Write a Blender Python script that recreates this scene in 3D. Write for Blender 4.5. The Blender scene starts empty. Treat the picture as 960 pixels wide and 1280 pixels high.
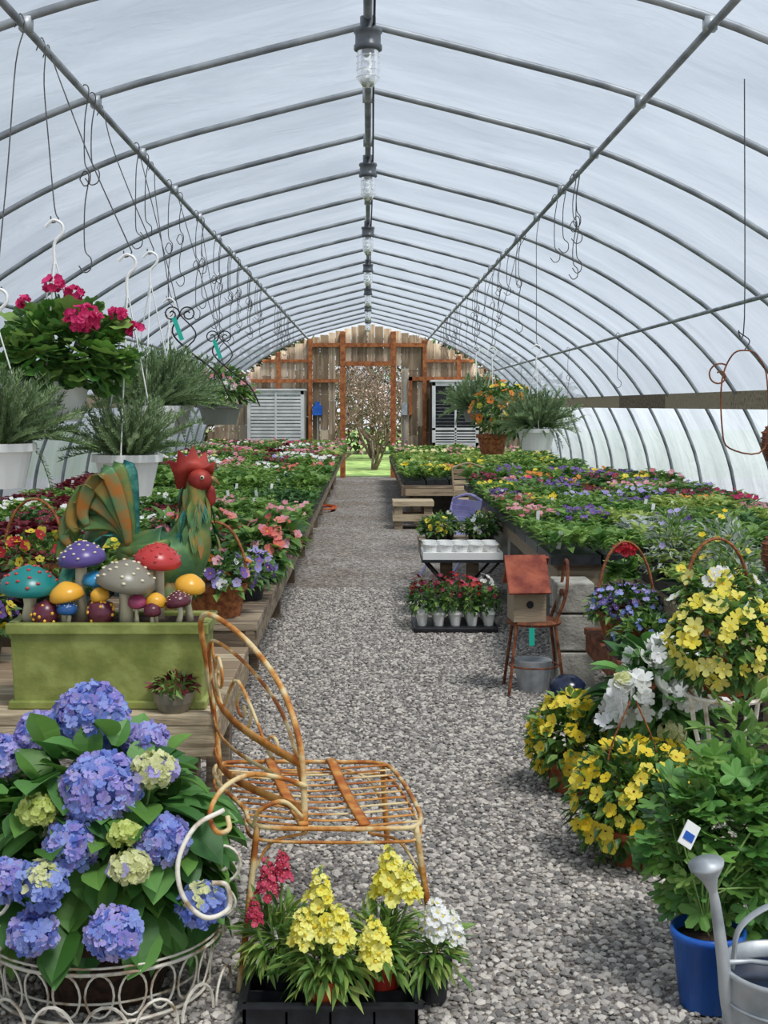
import bpy, math
import numpy as np
from mathutils import Vector
rng=np.random.default_rng(11)
U=lambda a,b,n=None: rng.uniform(a,b,n)
# ------------------------------------------------------------------ materials
MATS=[];MI={}
def hx(h):
    h=h.lstrip('#');c=[int(h[i:i+2],16)/255 for i in (0,2,4)]
    return tuple([(x/12.92 if x<=.04045 else ((x+.055)/1.055)**2.4) for x in c]+[1.0])
def base_mat(name):
    m=bpy.data.materials.new(name);m.use_nodes=True
    MI[name]=len(MATS);MATS.append(m)
    nt=m.node_tree
    return m,nt,nt.nodes['Principled BSDF'],nt.nodes['Material Output']
def mk(name,c1,c2=None,rough=.6,metal=0.,mode='noise',scale=8.,stretch=(1,1,1),bump=0.,bscale=None,trans=0.,lo=.38,hi=.62,c3=None):
    m,nt,b,out=base_mat(name);N=nt.nodes;L=nt.links
    b.inputs['Roughness'].default_value=rough;b.inputs['Metallic'].default_value=metal
    b.inputs['Base Color'].default_value=hx(c1)
    col=None
    tc=N.new('ShaderNodeTexCoord');mp=N.new('ShaderNodeMapping');mp.inputs['Scale'].default_value=stretch
    L.new(tc.outputs['Object'],mp.inputs['Vector'])
    if c2:
        cr=N.new('ShaderNodeValToRGB')
        cr.color_ramp.elements[0].color=hx(c1);cr.color_ramp.elements[1].color=hx(c2)
        if c3:
            e=cr.color_ramp.elements.new((lo+hi)/2);e.color=hx(c3)
        if mode=='rnd':
            at=N.new('ShaderNodeAttribute');at.attribute_name='rnd'
            cr.color_ramp.elements[0].position=0.;cr.color_ramp.elements[-1].position=1.
            if c3: cr.color_ramp.elements[1].position=.5
            L.new(at.outputs['Fac'],cr.inputs['Fac'])
        else:
            ns=N.new('ShaderNodeTexNoise');ns.inputs['Scale'].default_value=scale;ns.inputs['Detail'].default_value=5
            L.new(mp.outputs[0],ns.inputs['Vector'])
            cr.color_ramp.elements[0].position=lo;cr.color_ramp.elements[-1].position=hi
            if mode=='both':
                at=N.new('ShaderNodeAttribute');at.attribute_name='rnd'
                mx=N.new('ShaderNodeMath');mx.operation='MULTIPLY_ADD'
                L.new(at.outputs['Fac'],mx.inputs[0]);mx.inputs[1].default_value=.5;
                sb=N.new('ShaderNodeMath');sb.operation='SUBTRACT';L.new(ns.outputs['Fac'],sb.inputs[0]);sb.inputs[1].default_value=.25
                L.new(sb.outputs[0],mx.inputs[2]);L.new(mx.outputs[0],cr.inputs['Fac'])
            else: L.new(ns.outputs['Fac'],cr.inputs['Fac'])
        L.new(cr.outputs['Color'],b.inputs['Base Color']);col=cr.outputs['Color']
    if bump:
        n2=N.new('ShaderNodeTexNoise');n2.inputs['Scale'].default_value=bscale or scale*3;n2.inputs['Detail'].default_value=6
        L.new(mp.outputs[0],n2.inputs['Vector'])
        bp=N.new('ShaderNodeBump');bp.inputs['Strength'].default_value=bump;bp.inputs['Distance'].default_value=.01
        L.new(n2.outputs['Fac'],bp.inputs['Height']);L.new(bp.outputs[0],b.inputs['Normal'])
    if trans:
        tr=N.new('ShaderNodeBsdfTranslucent');ms=N.new('ShaderNodeMixShader');ms.inputs[0].default_value=trans
        if col: L.new(col,tr.inputs['Color'])
        else: tr.inputs['Color'].default_value=hx(c1)
        L.new(b.outputs[0],ms.inputs[1]);L.new(tr.outputs[0],ms.inputs[2]);L.new(ms.outputs[0],out.inputs['Surface'])
    return m
def leafm(n,a,b,t=.3): mk(n,a,b,rough=.5,mode='rnd',trans=t)
leafm('leaf_green','4a7630','92b45a');leafm('leaf_dark','2e5429','5f8846');leafm('leaf_lime','88a44a','bccb74')
leafm('leaf_hyd','33652c','72a852',.2);leafm('leaf_sage','98a698','c6cfc0');leafm('leaf_rose','5c7650','a2b888');leafm('leaf_red','541a24','8c3038')
leafm('leaf_ger','3f722c','80b050');leafm('leaf_twig','6a5444','a08a78')
def pet(n,a,b): mk(n,a,b,rough=.6,mode='rnd',trans=.3)
pet('p_magenta','c01054','ea3c84');pet('p_pink','d8788e','f0b8c0');pet('p_red','a01222','d2303a');pet('p_orange','dc7222','f4a848')
pet('p_yellow','f0d020','fbea5c');pet('p_pale','e9e08a','fbf6c4');pet('p_white','ececE4','ffffff');pet('p_purple','4c3078','8468b4')
pet('p_blue','667ed0','a8b8ee');pet('p_lav','9a8ed8','c8c0f0');pet('p_cream','ccd08c','eeeebc');pet('p_maroon','5c0f2c','8c1f40');pet('p_coral','dc6458','ee988a')
pet('p_butter','f0e04c','fbf394');pet('p_lemon','f0e850','fcfaa0');pet('p_palepink','c8a8a0','e8d4cc');pet('p_rose','b8284a','e0587a');pet('p_lime','b4c458','dce68c')
mk('p_center','3a1838','6a3a10',mode='rnd');mk('p_eye','e8b820','c07a10',mode='rnd')
mk('stem','5c7f38','7fa050',mode='rnd');mk('bark','4a3a30','7a6656',scale=20,bump=.3)
mk('wood_w','665645','a3927a',c3='857560',rough=.85,mode='both',scale=4,stretch=(1,8,8),bump=.5,bscale=10)
mk('wood_l','8f7a60','c6b494',c3='ab9a7e',rough=.8,mode='both',scale=4,stretch=(1,9,9),bump=.5,bscale=10)
mk('plank','7c6a54','d2c0a6',c3='a8937a',rough=.9,mode='both',scale=3,stretch=(6,1,.5),bump=.6,bscale=9,lo=.3,hi=.7)
mk('frame_wood','8a4a22','b5703c',rough=.7,scale=5,stretch=(3,3,3))
mk('galv','9aa0a4','c0c4c6',rough=.5,metal=.45,scale=12)
mk('pipe','7a7f84','a0a5a8',rough=.5,metal=.4,scale=6)
mk('wire','4a4a48','6e6c68',rough=.5,metal=.5,scale=30)
mk('iron','201c1a','3a302a',rough=.6,metal=.4,scale=30)
mk('white_pl','f0f0ec',rough=.4);mk('white_tag','f2f2ee',rough=.5);mk('grey_pl','8e8c84',rough=.5)
mk('black_pl','17181b','27292e',rough=.45,scale=20)
mk('terra','9c4a2c','c4704a',rough=.8,scale=12);mk('orange_pot','c8502a','dc6a3a',rough=.5,scale=12);mk('red_pot','b02a1e','c43c2a',rough=.5,scale=12)
mk('blue_pot','1a58b4','2a70d0',rough=.35,scale=5);mk('navy','10182c','2a3550',rough=.2,scale=15)
mk('green_glaze','7a843e','9ea65c',c3='8b924a',rough=.55,scale=9,bump=.3,bscale=40)
mk('cream_rust','a05a1e','e2cb98',c3='cc8f45',rough=.65,scale=13,bump=.4,bscale=60,lo=.38,hi=.58)
mk('rust_slat','a85a1c','d69c54',c3='bf7528',rough=.7,scale=14,bump=.3)
mk('cream_iron','a08a6c','e8e2d2',rough=.6,scale=18,bump=.3,lo=.35,hi=.5)
mk('rust','5a2f1e','8f5636',rough=.8,scale=22,bump=.4);mk('rust_red','7a3426','a8583e',rough=.8,scale=14,bump=.5)
mk('wicker','7a3f24','b0703f',rough=.8,scale=40,bump=.6);mk('concrete','8d8a80','b5b2a6',rough=.95,scale=10,bump=.6,bscale=60)
mk('soil','2a1c14','4a3426',rough=1,scale=40,bump=.8);mk('lavender_metal','9c96c8','b4b0dc',rough=.5,scale=10)
mk('r_green','3c6a4a','a8823c',c3='64864a',rough=.5,metal=.35,scale=9,lo=.35,hi=.66,bump=.3);mk('r_teal','1c6262','5c9c88',c3='347c70',rough=.5,metal=.35,scale=24,bump=.3)
mk('r_gold','a86a28','5c8458',rough=.5,metal=.35,scale=16);mk('r_red','7e1c1c','ae3c2e',rough=.55,metal=.2,scale=12)
for n,a in dict(m_teal='1d807c',m_purple='5a4a8a',m_grey='8a8474',m_red='c03a38',m_yellow='ecae38',m_maroon='602838',m_blue='3a94c4',m_pink='a8486a',m_cream='ddd4b4',m_dkblue='2c5c98').items():
    mk(n,a,rough=.3)
mk('teal_tag','22b8a0',rough=.5);mk('lamp_grey','4c5054','6a6e72',rough=.4,metal=.3,scale=10);mk('dark','101012','202024',rough=.6,scale=10)
mk('grass','5a7a3a','93a862',rough=.9,scale=3,bump=.8,bscale=60);mk('dirt','8a8680','a8a49c',rough=.95,scale=3,bump=.5,bscale=40)
mk('cooler','d0d2ce','e8e8e4',rough=.5,scale=4);mk('cooler_in','9ba29f','bfc5c2',rough=.6,scale=9)
mk('hose','b0401e','d86a30',rough=.5,scale=9);mk('stone','6c6966','d8d0c4',c3='a29c95',rough=.85,mode='rnd')
m,nt,b,out=base_mat('jar_glass');b.inputs['Base Color'].default_value=(.9,.93,.95,1);b.inputs['Roughness'].default_value=.15;b.inputs['Transmission Weight'].default_value=.8
m,nt,b,out=base_mat('bulb');b.inputs['Base Color'].default_value=(1,1,1,1);b.inputs['Emission Color'].default_value=(1,1,.95,1);b.inputs['Emission Strength'].default_value=.3
# gravel
m,nt,b,out=base_mat('gravel');N=nt.nodes;L=nt.links
tc=N.new('ShaderNodeTexCoord')
vo=N.new('ShaderNodeTexVoronoi');vo.inputs['Scale'].default_value=48;L.new(tc.outputs['Object'],vo.inputs['Vector'])
cr=N.new('ShaderNodeValToRGB');sp=N.new('ShaderNodeSeparateColor');L.new(vo.outputs['Color'],sp.inputs[0]);L.new(sp.outputs[0],cr.inputs[0])
cr.color_ramp.elements[0].color=hx('6c6966');cr.color_ramp.elements[1].color=hx('d8d0c4');e=cr.color_ramp.elements.new(.5);e.color=hx('a29c95')
ed=N.new('ShaderNodeValToRGB');L.new(vo.outputs['Distance'],ed.inputs[0]);ed.color_ramp.elements[0].color=(1,1,1,1);ed.color_ramp.elements[0].position=.45;ed.color_ramp.elements[1].color=(.4,.38,.35,1);ed.color_ramp.elements[1].position=.85
mx=N.new('ShaderNodeMix');mx.data_type='RGBA';mx.blend_type='MULTIPLY';mx.inputs[0].default_value=1;L.new(cr.outputs[0],mx.inputs[6]);L.new(ed.outputs[0],mx.inputs[7])
nz=N.new('ShaderNodeTexNoise');nz.inputs['Scale'].default_value=1.2;nz.inputs['Detail'].default_value=4;L.new(tc.outputs['Object'],nz.inputs['Vector'])
c2=N.new('ShaderNodeValToRGB');L.new(nz.outputs[0],c2.inputs[0]);c2.color_ramp.elements[0].position=.35;c2.color_ramp.elements[0].color=(.74,.68,.62,1);c2.color_ramp.elements[1].position=.65;c2.color_ramp.elements[1].color=(1,1,1,1)
m2=N.new('ShaderNodeMix');m2.data_type='RGBA';m2.blend_type='MULTIPLY';m2.inputs[0].default_value=1;L.new(mx.outputs[2],m2.inputs[6]);L.new(c2.outputs[0],m2.inputs[7]);L.new(m2.outputs[2],b.inputs['Base Color'])
bp=N.new('ShaderNodeBump');bp.invert=True;bp.inputs['Strength'].default_value=.8;bp.inputs['Distance'].default_value=.01;L.new(vo.outputs['Distance'],bp.inputs['Height']);L.new(bp.outputs[0],b.inputs['Normal']);b.inputs['Roughness'].default_value=.9
# film
def filmmat(name,tr,ca,cb):
    m,nt,b,out=base_mat(name);N=nt.nodes;L=nt.links
    tc=N.new('ShaderNodeTexCoord');mp=N.new('ShaderNodeMapping');mp.inputs['Scale'].default_value=(.7,1.3,.7);L.new(tc.outputs['Object'],mp.inputs[0])
    nz=N.new('ShaderNodeTexNoise');nz.inputs['Scale'].default_value=1.3;nz.inputs['Detail'].default_value=8;nz.inputs['Roughness'].default_value=.6;nz.inputs['Distortion'].default_value=.5;L.new(mp.outputs[0],nz.inputs[0])
    cr=N.new('ShaderNodeValToRGB');L.new(nz.outputs[0],cr.inputs[0]);cr.color_ramp.elements[0].position=.3;cr.color_ramp.elements[0].color=hx(ca);cr.color_ramp.elements[1].position=.7;cr.color_ramp.elements[1].color=hx(cb)
    tl=N.new('ShaderNodeBsdfTranslucent');tp=N.new('ShaderNodeBsdfTransparent');L.new(cr.outputs[0],tl.inputs[0]);tp.inputs[0].default_value=(.95,.96,1,1)
    gl=N.new('ShaderNodeBsdfGlossy');gl.inputs['Roughness'].default_value=.3;gl.inputs['Color'].default_value=(.8,.82,.85,1)
    a1=N.new('ShaderNodeMixShader');a1.inputs[0].default_value=.1;L.new(tl.outputs[0],a1.inputs[1]);L.new(gl.outputs[0],a1.inputs[2])
    a2=N.new('ShaderNodeMixShader');a2.inputs[0].default_value=tr;L.new(a1.outputs[0],a2.inputs[1]);L.new(tp.outputs[0],a2.inputs[2]);L.new(a2.outputs[0],out.inputs['Surface'])
    nb=N.new('ShaderNodeTexNoise');nb.inputs['Scale'].default_value=3.5;nb.inputs['Detail'].default_value=5;nb.inputs['Distortion'].default_value=1.2;L.new(mp.outputs[0],nb.inputs[0])
    bp=N.new('ShaderNodeBump');bp.inputs['Strength'].default_value=.6;bp.inputs['Distance'].default_value=.04;L.new(nb.outputs[0],bp.inputs['Height']);L.new(bp.outputs[0],tl.inputs['Normal']);L.new(bp.outputs[0],gl.inputs['Normal'])
filmmat('poly_film',.29,'767e88','8d959e');filmmat('poly_film_side',.12,'98a0a8','b4bbc2')

# ------------------------------------------------------------------ geometry kit
def T(v,f,m):
    v=np.array(v,float);loops=np.array([i for q in f for i in q],np.int32);sz=np.array([len(q) for q in f],np.int32)
    mm=np.full(len(f),MI[m],np.int32) if isinstance(m,str) else np.array([MI[x] for x in m],np.int32)
    return (v,loops,sz,mm)
def J(*ts):
    if len(ts)==1 and isinstance(ts[0],list): ts=ts[0]
    V=[];Lp=[];n=0
    for t in ts: V.append(t[0]);Lp.append(t[1]+n);n+=len(t[0])
    return (np.concatenate(V),np.concatenate(Lp),np.concatenate([t[2] for t in ts]),np.concatenate([t[3] for t in ts]))
def rotm(ax=0,ay=0,az=0):
    cx,sx,cy,sy,cz,sz=math.cos(ax),math.sin(ax),math.cos(ay),math.sin(ay),math.cos(az),math.sin(az)
    return np.array([[cz,-sz,0],[sz,cz,0],[0,0,1]])@np.array([[cy,0,sy],[0,1,0],[-sy,0,cy]])@np.array([[1,0,0],[0,cx,-sx],[0,sx,cx]])
def X(t,loc=(0,0,0),R=None,s=1):
    v=t[0]*np.array(s)
    if R is not None: v=v@R.T
    return (v+np.array(loc),t[1],t[2],t[3])
def nrm(a): return a/np.maximum(np.linalg.norm(a,axis=-1,keepdims=True),1e-9)
def by(d,up):
    y=nrm(d);x=np.cross(y,up);bad=np.linalg.norm(x,axis=-1)<1e-4
    if np.any(bad): x[bad]=np.array([1,0,0])
    x=nrm(x);z=np.cross(x,y);return np.stack([x,y,z],axis=-1)
def bz(n):
    z=nrm(n);x=nrm(np.cross(rng.normal(size=z.shape),z));y=np.cross(z,x);return np.stack([x,y,z],axis=-1)
def rquat(m):
    q=nrm(rng.normal(size=(m,4)));w,x,y,z=q.T
    return np.stack([np.stack([1-2*(y*y+z*z),2*(x*y-z*w),2*(x*z+y*w)],-1),np.stack([2*(x*y+z*w),1-2*(x*x+z*z),2*(y*z-x*w)],-1),np.stack([2*(x*z-y*w),2*(y*z+x*w),1-2*(x*x+y*y)],-1)],1)
class MB:
    def __init__(s): s.V=[];s.L=[];s.S=[];s.M=[];s.R=[];s.n=0
    def add(s,t,loc=(0,0,0),R=None,sc=1,rnd=None):
        t=X(t,loc,R,sc);s.V.append(t[0]);s.L.append(t[1]+s.n);s.S.append(t[2]);s.M.append(t[3]);s.R.append(np.full(len(t[0]),rng.random() if rnd is None else rnd));s.n+=len(t[0]);return s
    def inst(s,t,P,R,S,rnd=None):
        m=len(P)
        if m==0: return s
        S=np.broadcast_to(np.asarray(S,float).reshape(-1,1) if np.ndim(S)<2 else S,(m,3)) if np.ndim(S)>0 else np.full((m,3),S)
        v=t[0][None]*S[:,None,:];v=np.einsum('mij,mnj->mni',R,v)+P[:,None,:]
        k=len(t[0]);s.V.append(v.reshape(-1,3));s.L.append((t[1][None]+(np.arange(m)*k)[:,None]+s.n).ravel());s.S.append(np.tile(t[2],m));s.M.append(np.tile(t[3],m))
        r=rng.random(m) if rnd is None else rnd;s.R.append(np.repeat(r,k));s.n+=m*k;return s
    def build(s,name,smooth=False,bevel=0,parent=None):
        V=np.concatenate(s.V);Lp=np.concatenate(s.L).astype(np.int32);S=np.concatenate(s.S);M=np.concatenate(s.M);R=np.concatenate(s.R)
        lo=V.min(0);hi=V.max(0);o=np.array([(lo[0]+hi[0])/2,(lo[1]+hi[1])/2,lo[2]]);V=V-o
        me=bpy.data.meshes.new(name);me.vertices.add(len(V));me.vertices.foreach_set('co',V.astype(np.float32).ravel())
        me.loops.add(len(Lp));me.loops.foreach_set('vertex_index',Lp);me.polygons.add(len(S))
        me.polygons.foreach_set('loop_start',np.concatenate([[0],np.cumsum(S)[:-1]]).astype(np.int32))
        u,inv=np.unique(M,return_inverse=True)
        for i in u: me.materials.append(MATS[i])
        me.polygons.foreach_set('material_index',inv.astype(np.int32).ravel())
        me.polygons.foreach_set('use_smooth',np.full(len(S),smooth))
        me.update(calc_edges=True)
        a=me.attributes.new('rnd','FLOAT','POINT');a.data.foreach_set('value',R.astype(np.float32))
        ob=bpy.data.objects.new(name,me);bpy.context.scene.collection.objects.link(ob);ob.location=o
        if bevel:
            b=ob.modifiers.new('bevel','BEVEL');b.width=bevel;b.segments=2;b.limit_method='ANGLE'
        return ob
def box(x0,x1,y0,y1,z0,z1,m):
    v=[(x,y,z) for z in (z0,z1) for y in (y0,y1) for x in (x0,x1)]
    return T(v,[(0,2,3,1),(4,5,7,6),(0,1,5,4),(2,6,7,3),(0,4,6,2),(1,3,7,5)],m)
def lathe(prof,m,n=20,sx=1,sy=1):
    v=[];f=[]
    for r,z in prof:
        for k in range(n):
            a=2*math.pi*k/n;v.append((max(r,1e-4)*math.cos(a)*sx,max(r,1e-4)*math.sin(a)*sy,z))
    for i in range(len(prof)-1):
        for k in range(n):
            k2=(k+1)%n;f.append((i*n+k,i*n+k2,(i+1)*n+k2,(i+1)*n+k))
    return T(v,f,m)
def ball(m,n=12,k=7): return lathe([(math.sin(math.pi*i/k),-math.cos(math.pi*i/k)) for i in range(k+1)],m,n)
def cat(P,k=6,closed=False):
    P=[np.array(p,float) for p in P];n=len(P);out=[]
    rg=range(n) if closed else range(n-1)
    for i in rg:
        p1=P[i];p2=P[(i+1)%n];p0=P[i-1] if (i>0 or closed) else 2*p1-p2;p3=P[(i+2)%n] if (i+2<n or closed) else 2*p2-p1
        for j in range(k):
            t=j/k;out.append(.5*((2*p1)+(-p0+p2)*t+(2*p0-5*p1+4*p2-p3)*t*t+(-p0+3*p1-3*p2+p3)*t**3))
    if not closed: out.append(P[-1])
    return np.array(out)
def tube(P,r,m,n=6,ry=None,up=None,closed=False):
    P=np.array(P,float);k=len(P);r=np.broadcast_to(r,(k,));ry=r if ry is None else np.broadcast_to(ry,(k,))
    if closed: tg=nrm(np.roll(P,-1,0)-np.roll(P,1,0))
    else: tg=nrm(np.gradient(P,axis=0))
    u=np.array(up if up is not None else ([0,0,1] if abs(tg[0][2])<.9 else [1,0,0]),float)
    v=[]
    for i in range(k):
        a=u-np.dot(u,tg[i])*tg[i]
        if np.linalg.norm(a)<1e-3: a=np.cross(tg[i],[.3,.9,.1])
        a=a/np.linalg.norm(a)
        if up is None: u=a
        b=np.cross(tg[i],a)
        for j in range(n):
            an=2*math.pi*j/n;v.append(P[i]+b*math.cos(an)*r[i]+a*math.sin(an)*ry[i])
    f=[]
    for i in range(k if closed else k-1):
        i2=(i+1)%k
        for j in range(n):
            j2=(j+1)%n;f.append((i*n+j,i*n+j2,i2*n+j2,i2*n+j))
    if not closed: f.append(tuple(range(n))[::-1]);f.append(tuple((k-1)*n+j for j in range(n)))
    return T(v,f,m)
def leaf4(l,w,m,fold=.25,bend=.15):
    return T([(0,0,0),(-w/2,l*.45,w*fold),(0,l,-l*bend),(w/2,l*.45,w*fold),(0,l*.45,0)],[(0,4,1),(1,4,2),(0,3,4),(4,3,2)],m)
def leafN(l,w,m,fold=.18,bend=.3,prof=(.12,.75,1,.82,.45,0),serr=0,wave=0):
    v=[];f=[];n=len(prof)-1
    for i,p in enumerate(prof):
        t=i/n;z=-bend*l*t*t
        sv=serr if i%2 else 0
        v+= [(-w/2*p*(1+sv),l*t,z+w*fold*p+wave*w*(i%2)),(0,l*t,z),(w/2*p*(1+sv),l*t,z+w*fold*p+wave*w*(i%2))]
    for i in range(n): f+=[(3*i,3*i+1,3*i+4,3*i+3),(3*i+1,3*i+2,3*i+5,3*i+4)]
    return T(v,f,m)
def lobed(r,m,n=5,amp=.3):
    v=[(0,0,0)];K=n*4
    for k in range(K+1):
        a=-2.5+5.0*k/K;rr=r*((1-amp)+amp*abs(math.sin(math.pi*n*k/K)))
        v.append((rr*math.sin(a),rr*math.cos(a),.2*rr*(1 if (k//2)%2 else .5)))
    return T(v,[(0,i+1,i) for i in range(1,K+1)],m)
def flower(n,r,mp,mc,cup=.25,w=1.15,cr=.18):
    v=[];f=[];mm=[]
    for k in range(n):
        a=2*math.pi*k/n;h=math.pi/n*w;b=len(v)
        for rr,da in ((0.02,0),(.55,-h),(.92,-h*.7),(1.05,0),(.92,h*.7),(.55,h)):
            v.append((r*rr*math.cos(a+da),r*rr*math.sin(a+da),r*cup*rr*rr+.03*r*(k%2)))
        f.append(tuple(range(b,b+6)));mm.append(mp)
    b=len(v)
    v.append((0,0,r*.2))
    for k in range(6): v.append((r*cr*math.cos(k*math.pi/3),r*cr*math.sin(k*math.pi/3),r*.08))
    for k in range(6): f.append((b,b+1+k,b+1+(k+1)%6));mm.append(mc)
    return T(v,f,mm)
def plantlet(lm,k=9,h=.08,l=.06,w=.03,seed=0):
    r=np.random.default_rng(seed);ts=[]
    for i in range(k):
        a=r.uniform(0,6.28);el=r.uniform(-.1,.9);z=r.uniform(.2,1)*h
        ts.append(X(leaf4(l*r.uniform(.7,1.2),w,lm),(0,0,z),rotm(0,0,a)@rotm(el,0,0)))
    return J(ts)
def usph(n,zmin=-.3):
    z=U(zmin,1,n);a=U(0,2*math.pi,n);s=np.sqrt(1-z*z);return np.stack([s*np.cos(a),s*np.sin(a),z],-1)
def foliage(mb,t,c,r,n,size=(.8,1.2),inner=.55,zmin=-.3,droop=.2,jit=.5):
    u=usph(n,zmin);rad=U(inner,1,n)[:,None];P=np.array(c)+np.array(r)*u*rad
    d=nrm(u+rng.normal(size=(n,3))*jit*.6+np.array([0,0,-droop]));up=nrm(u*.7+np.array([0,0,1.])+rng.normal(size=(n,3))*.25)
    ts=t if isinstance(t,list) else [t]
    for i,tt in enumerate(ts):
        k=slice(i,None,len(ts));mb.inst(tt,P[k],by(d[k],up[k]),U(size[0],size[1],len(P[k])))
def blooms(mb,t,c,r,n,size=(.8,1.2),zmin=0.,out=1.03,jit=.35):
    u=usph(n,zmin);P=np.array(c)+np.array(r)*u*U(out-.08,out+.04,n)[:,None]
    mb.inst(t,P,bz(u+rng.normal(size=(n,3))*jit+np.array([0,-.25,.15])),U(size[0],size[1],n))
def pot(r,h,m,taper=.75,rim=.012,z0=0):
    return J(lathe([(0,z0),(r*taper,z0),(r*.97,z0+h*.82),(r+rim,z0+h*.82),(r+rim,z0+h),(r-.006,z0+h),(r-.01,z0+h*.85)],m,24),lathe([(r-.008,z0+h*.88),(0,z0+h*.9)],'soil',24))

# ------------------------------------------------------------------ shell
YE=26.7
prof_pts=[(0,3.25),(.6,3.10),(1.22,2.93),(1.7,2.73),(2.1,2.51),(2.58,2.17),(2.97,1.75),(3.25,1.25),(3.4,.75),(3.45,0)]
half=cat([(a,0,b) for a,b in prof_pts],4)[:,[0,2]]
def pz(x): return float(np.interp(abs(x),half[:,0],half[:,1]))
full=np.concatenate([half[::-1]*[-1,1],half[1:]])
MB().add(T([(-3.6,-2,0),(3.6,-2,0),(3.6,YE+.3,0),(-3.6,YE+.3,0)],[(0,1,2,3)],'gravel')).build('floor')
MB().add(T([(-40,YE+.31,-.03),(40,YE+.31,-.03),(40,80,-.03),(-40,80,-.03)],[(0,1,2,3)],'grass')).build('lawn')
MB().add(T([(-40,-20,-.035),(40,-20,-.035),(40,YE+.31,-.035),(-40,YE+.31,-.035)],[(0,1,2,3)],'dirt')).build('ground_outside')
ph=(1+5**.5)/2
icv=nrm(np.array([(-1,ph,0),(1,ph,0),(-1,-ph,0),(1,-ph,0),(0,-1,ph),(0,1,ph),(0,-1,-ph),(0,1,-ph),(ph,0,-1),(ph,0,1),(-ph,0,-1),(-ph,0,1)],float))
icf=[(0,11,5),(0,5,1),(0,1,7),(0,7,10),(0,10,11),(1,5,9),(5,11,4),(11,10,2),(10,7,6),(7,1,8),(3,9,4),(3,4,2),(3,2,6),(3,6,8),(3,8,9),(4,9,5),(2,4,11),(6,2,10),(8,6,7),(9,8,1)]
st=MB();sp=.0185
gx,gy=np.meshgrid(np.arange(-1.0,1.5,sp),np.arange(2.7,10.5,sp));n=gx.size
P=np.stack([gx.ravel()+U(-.5,.5,n)*sp,gy.ravel()+U(-.5,.5,n)*sp,U(-.001,.006,n)],-1)
for k in range(4):
    t=T(icv*(1+U(-.28,.28,(12,1)))*np.array([1.15,.85,.6]),icf,'stone');q=P[k::4]
    az=U(0,6.28,len(q));tl=U(-.4,.4,len(q))
    c,s_=np.cos(az),np.sin(az);Z=np.zeros_like(c);O=Z+1
    Rz=np.stack([np.stack([c,-s_,Z],-1),np.stack([s_,c,Z],-1),np.stack([Z,Z,O],-1)],1)
    ct,s2=np.cos(tl),np.sin(tl);Rx=np.stack([np.stack([O,Z,Z],-1),np.stack([Z,ct,-s2],-1),np.stack([Z,s2,ct],-1)],1)
    st.inst(t,q,Rz@Rx,.006+.0085*rng.random(len(q))**1.6)
st.build('gravel_stones')
def film(name,sel,fm):
    ys=np.arange(-1.32,YE+.01,.3);pr=full[sel];v=[];nP=len(pr)
    for y in ys:
        sag=.03*math.sin(math.pi*(((y-5.88)/1.2)%1))**2
        for (x,z) in pr:
            k=1.008-sag*.35;v.append((x*k,y,z*k+.025*(z>.5)))
    f=[(i*nP+j,i*nP+j+1,(i+1)*nP+j+1,(i+1)*nP+j) for i in range(len(ys)-1) for j in range(nP-1)]
    return MB().add(T(v,f,fm)).build(name,smooth=True)
zi=full[:,1];iL=int(np.argmax(zi>=1.45));iR=len(zi)-1-iL
film('wall_left',slice(0,iL+1),'poly_film_side');film('ceiling',slice(iL,iR+1),'poly_film');film('wall_right',slice(iR,None),'poly_film_side')
fr=MB()
for k in range(-4,18):
    y=5.88+1.2*k
    if y>YE-.1: break
    fr.add(tube([(x,y,z) for x,z in full],.0175,'pipe',8))
fr.add(tube([(0,-1.2,3.2),(0,YE,3.2)],.02,'pipe',8))
for sx in (-1,1):
    for px_,dz in ((1.25,.04),(2.5,.045)):
        fr.add(tube([(sx*px_,-1.2,pz(px_)-dz),(sx*px_,YE,pz(px_)-dz)],.015,'pipe',8))
    for k in range(-4,18):
        y=5.88+1.2*k
        if y<YE-.2: fr.add(box(sx*1.25-.022,sx*1.25+.022,y-.022,y+.022,pz(1.25)-.05,pz(1.25)+.0,'galv'));fr.add(box(-.03,.03,y-.03,y+.03,3.18,3.25,'galv')) if sx>0 else None
fr.build('greenhouse_pipe_frame',smooth=True)
for i,sx in enumerate((-1,1)):
    b=MB();ys=np.arange(-1.2,YE-.2,2.4)
    for y in ys: b.add(box(min(sx*3.06,sx*3.10),max(sx*3.06,sx*3.10),y,min(y+2.39,YE-.1),1.47,1.62,'wood_w'))
    b.build('trim_%d'%(i+1))
# back wall
w=MB();x=-3.35;door=(-.53,.52,2.32)
while x<3.35:
    wd=U(.14,.2);x2=min(x+wd,3.35);z1=min(pz(x),pz(x2))-.02;z0=0
    if x2>door[0] and x<door[1]:
        z0=door[2]
    cuts=[z0];
    while cuts[-1]<z1-1.3: cuts.append(cuts[-1]+U(.7,1.4))
    cuts.append(z1)
    for a,b_ in zip(cuts[:-1],cuts[1:]):
        w.add(box(x+.004,x2-.004,YE+U(-.008,.008),YE+.04,a+.004,b_,'plank'))
    x=x2
w.build('wall_back')
d=MB()
for px_ in (-.58,.47,): d.add(box(px_,px_+.11,YE-.09,YE-.01,0,pz(.6)-.06,'frame_wood'))
d.add(box(-.58,.58,YE-.1,YE-.012,2.32,2.42,'frame_wood'))
d.build('door_1')
tr=MB()
for px_ in (-1.24,1.14,-1.9,1.85): tr.add(box(px_,px_+.08,YE-.08,YE-.01,0,pz(px_+.1)-.06,'frame_wood'))
tr.add(box(-1.24,1.22,YE-.075,YE-.012,2.72,2.8,'frame_wood'));tr.add(box(-2.6,-.6,YE-.075,YE-.012,1.98,2.05,'frame_wood'));tr.add(box(.85,2.6,YE-.075,YE-.012,2.02,2.1,'frame_wood'))
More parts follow.
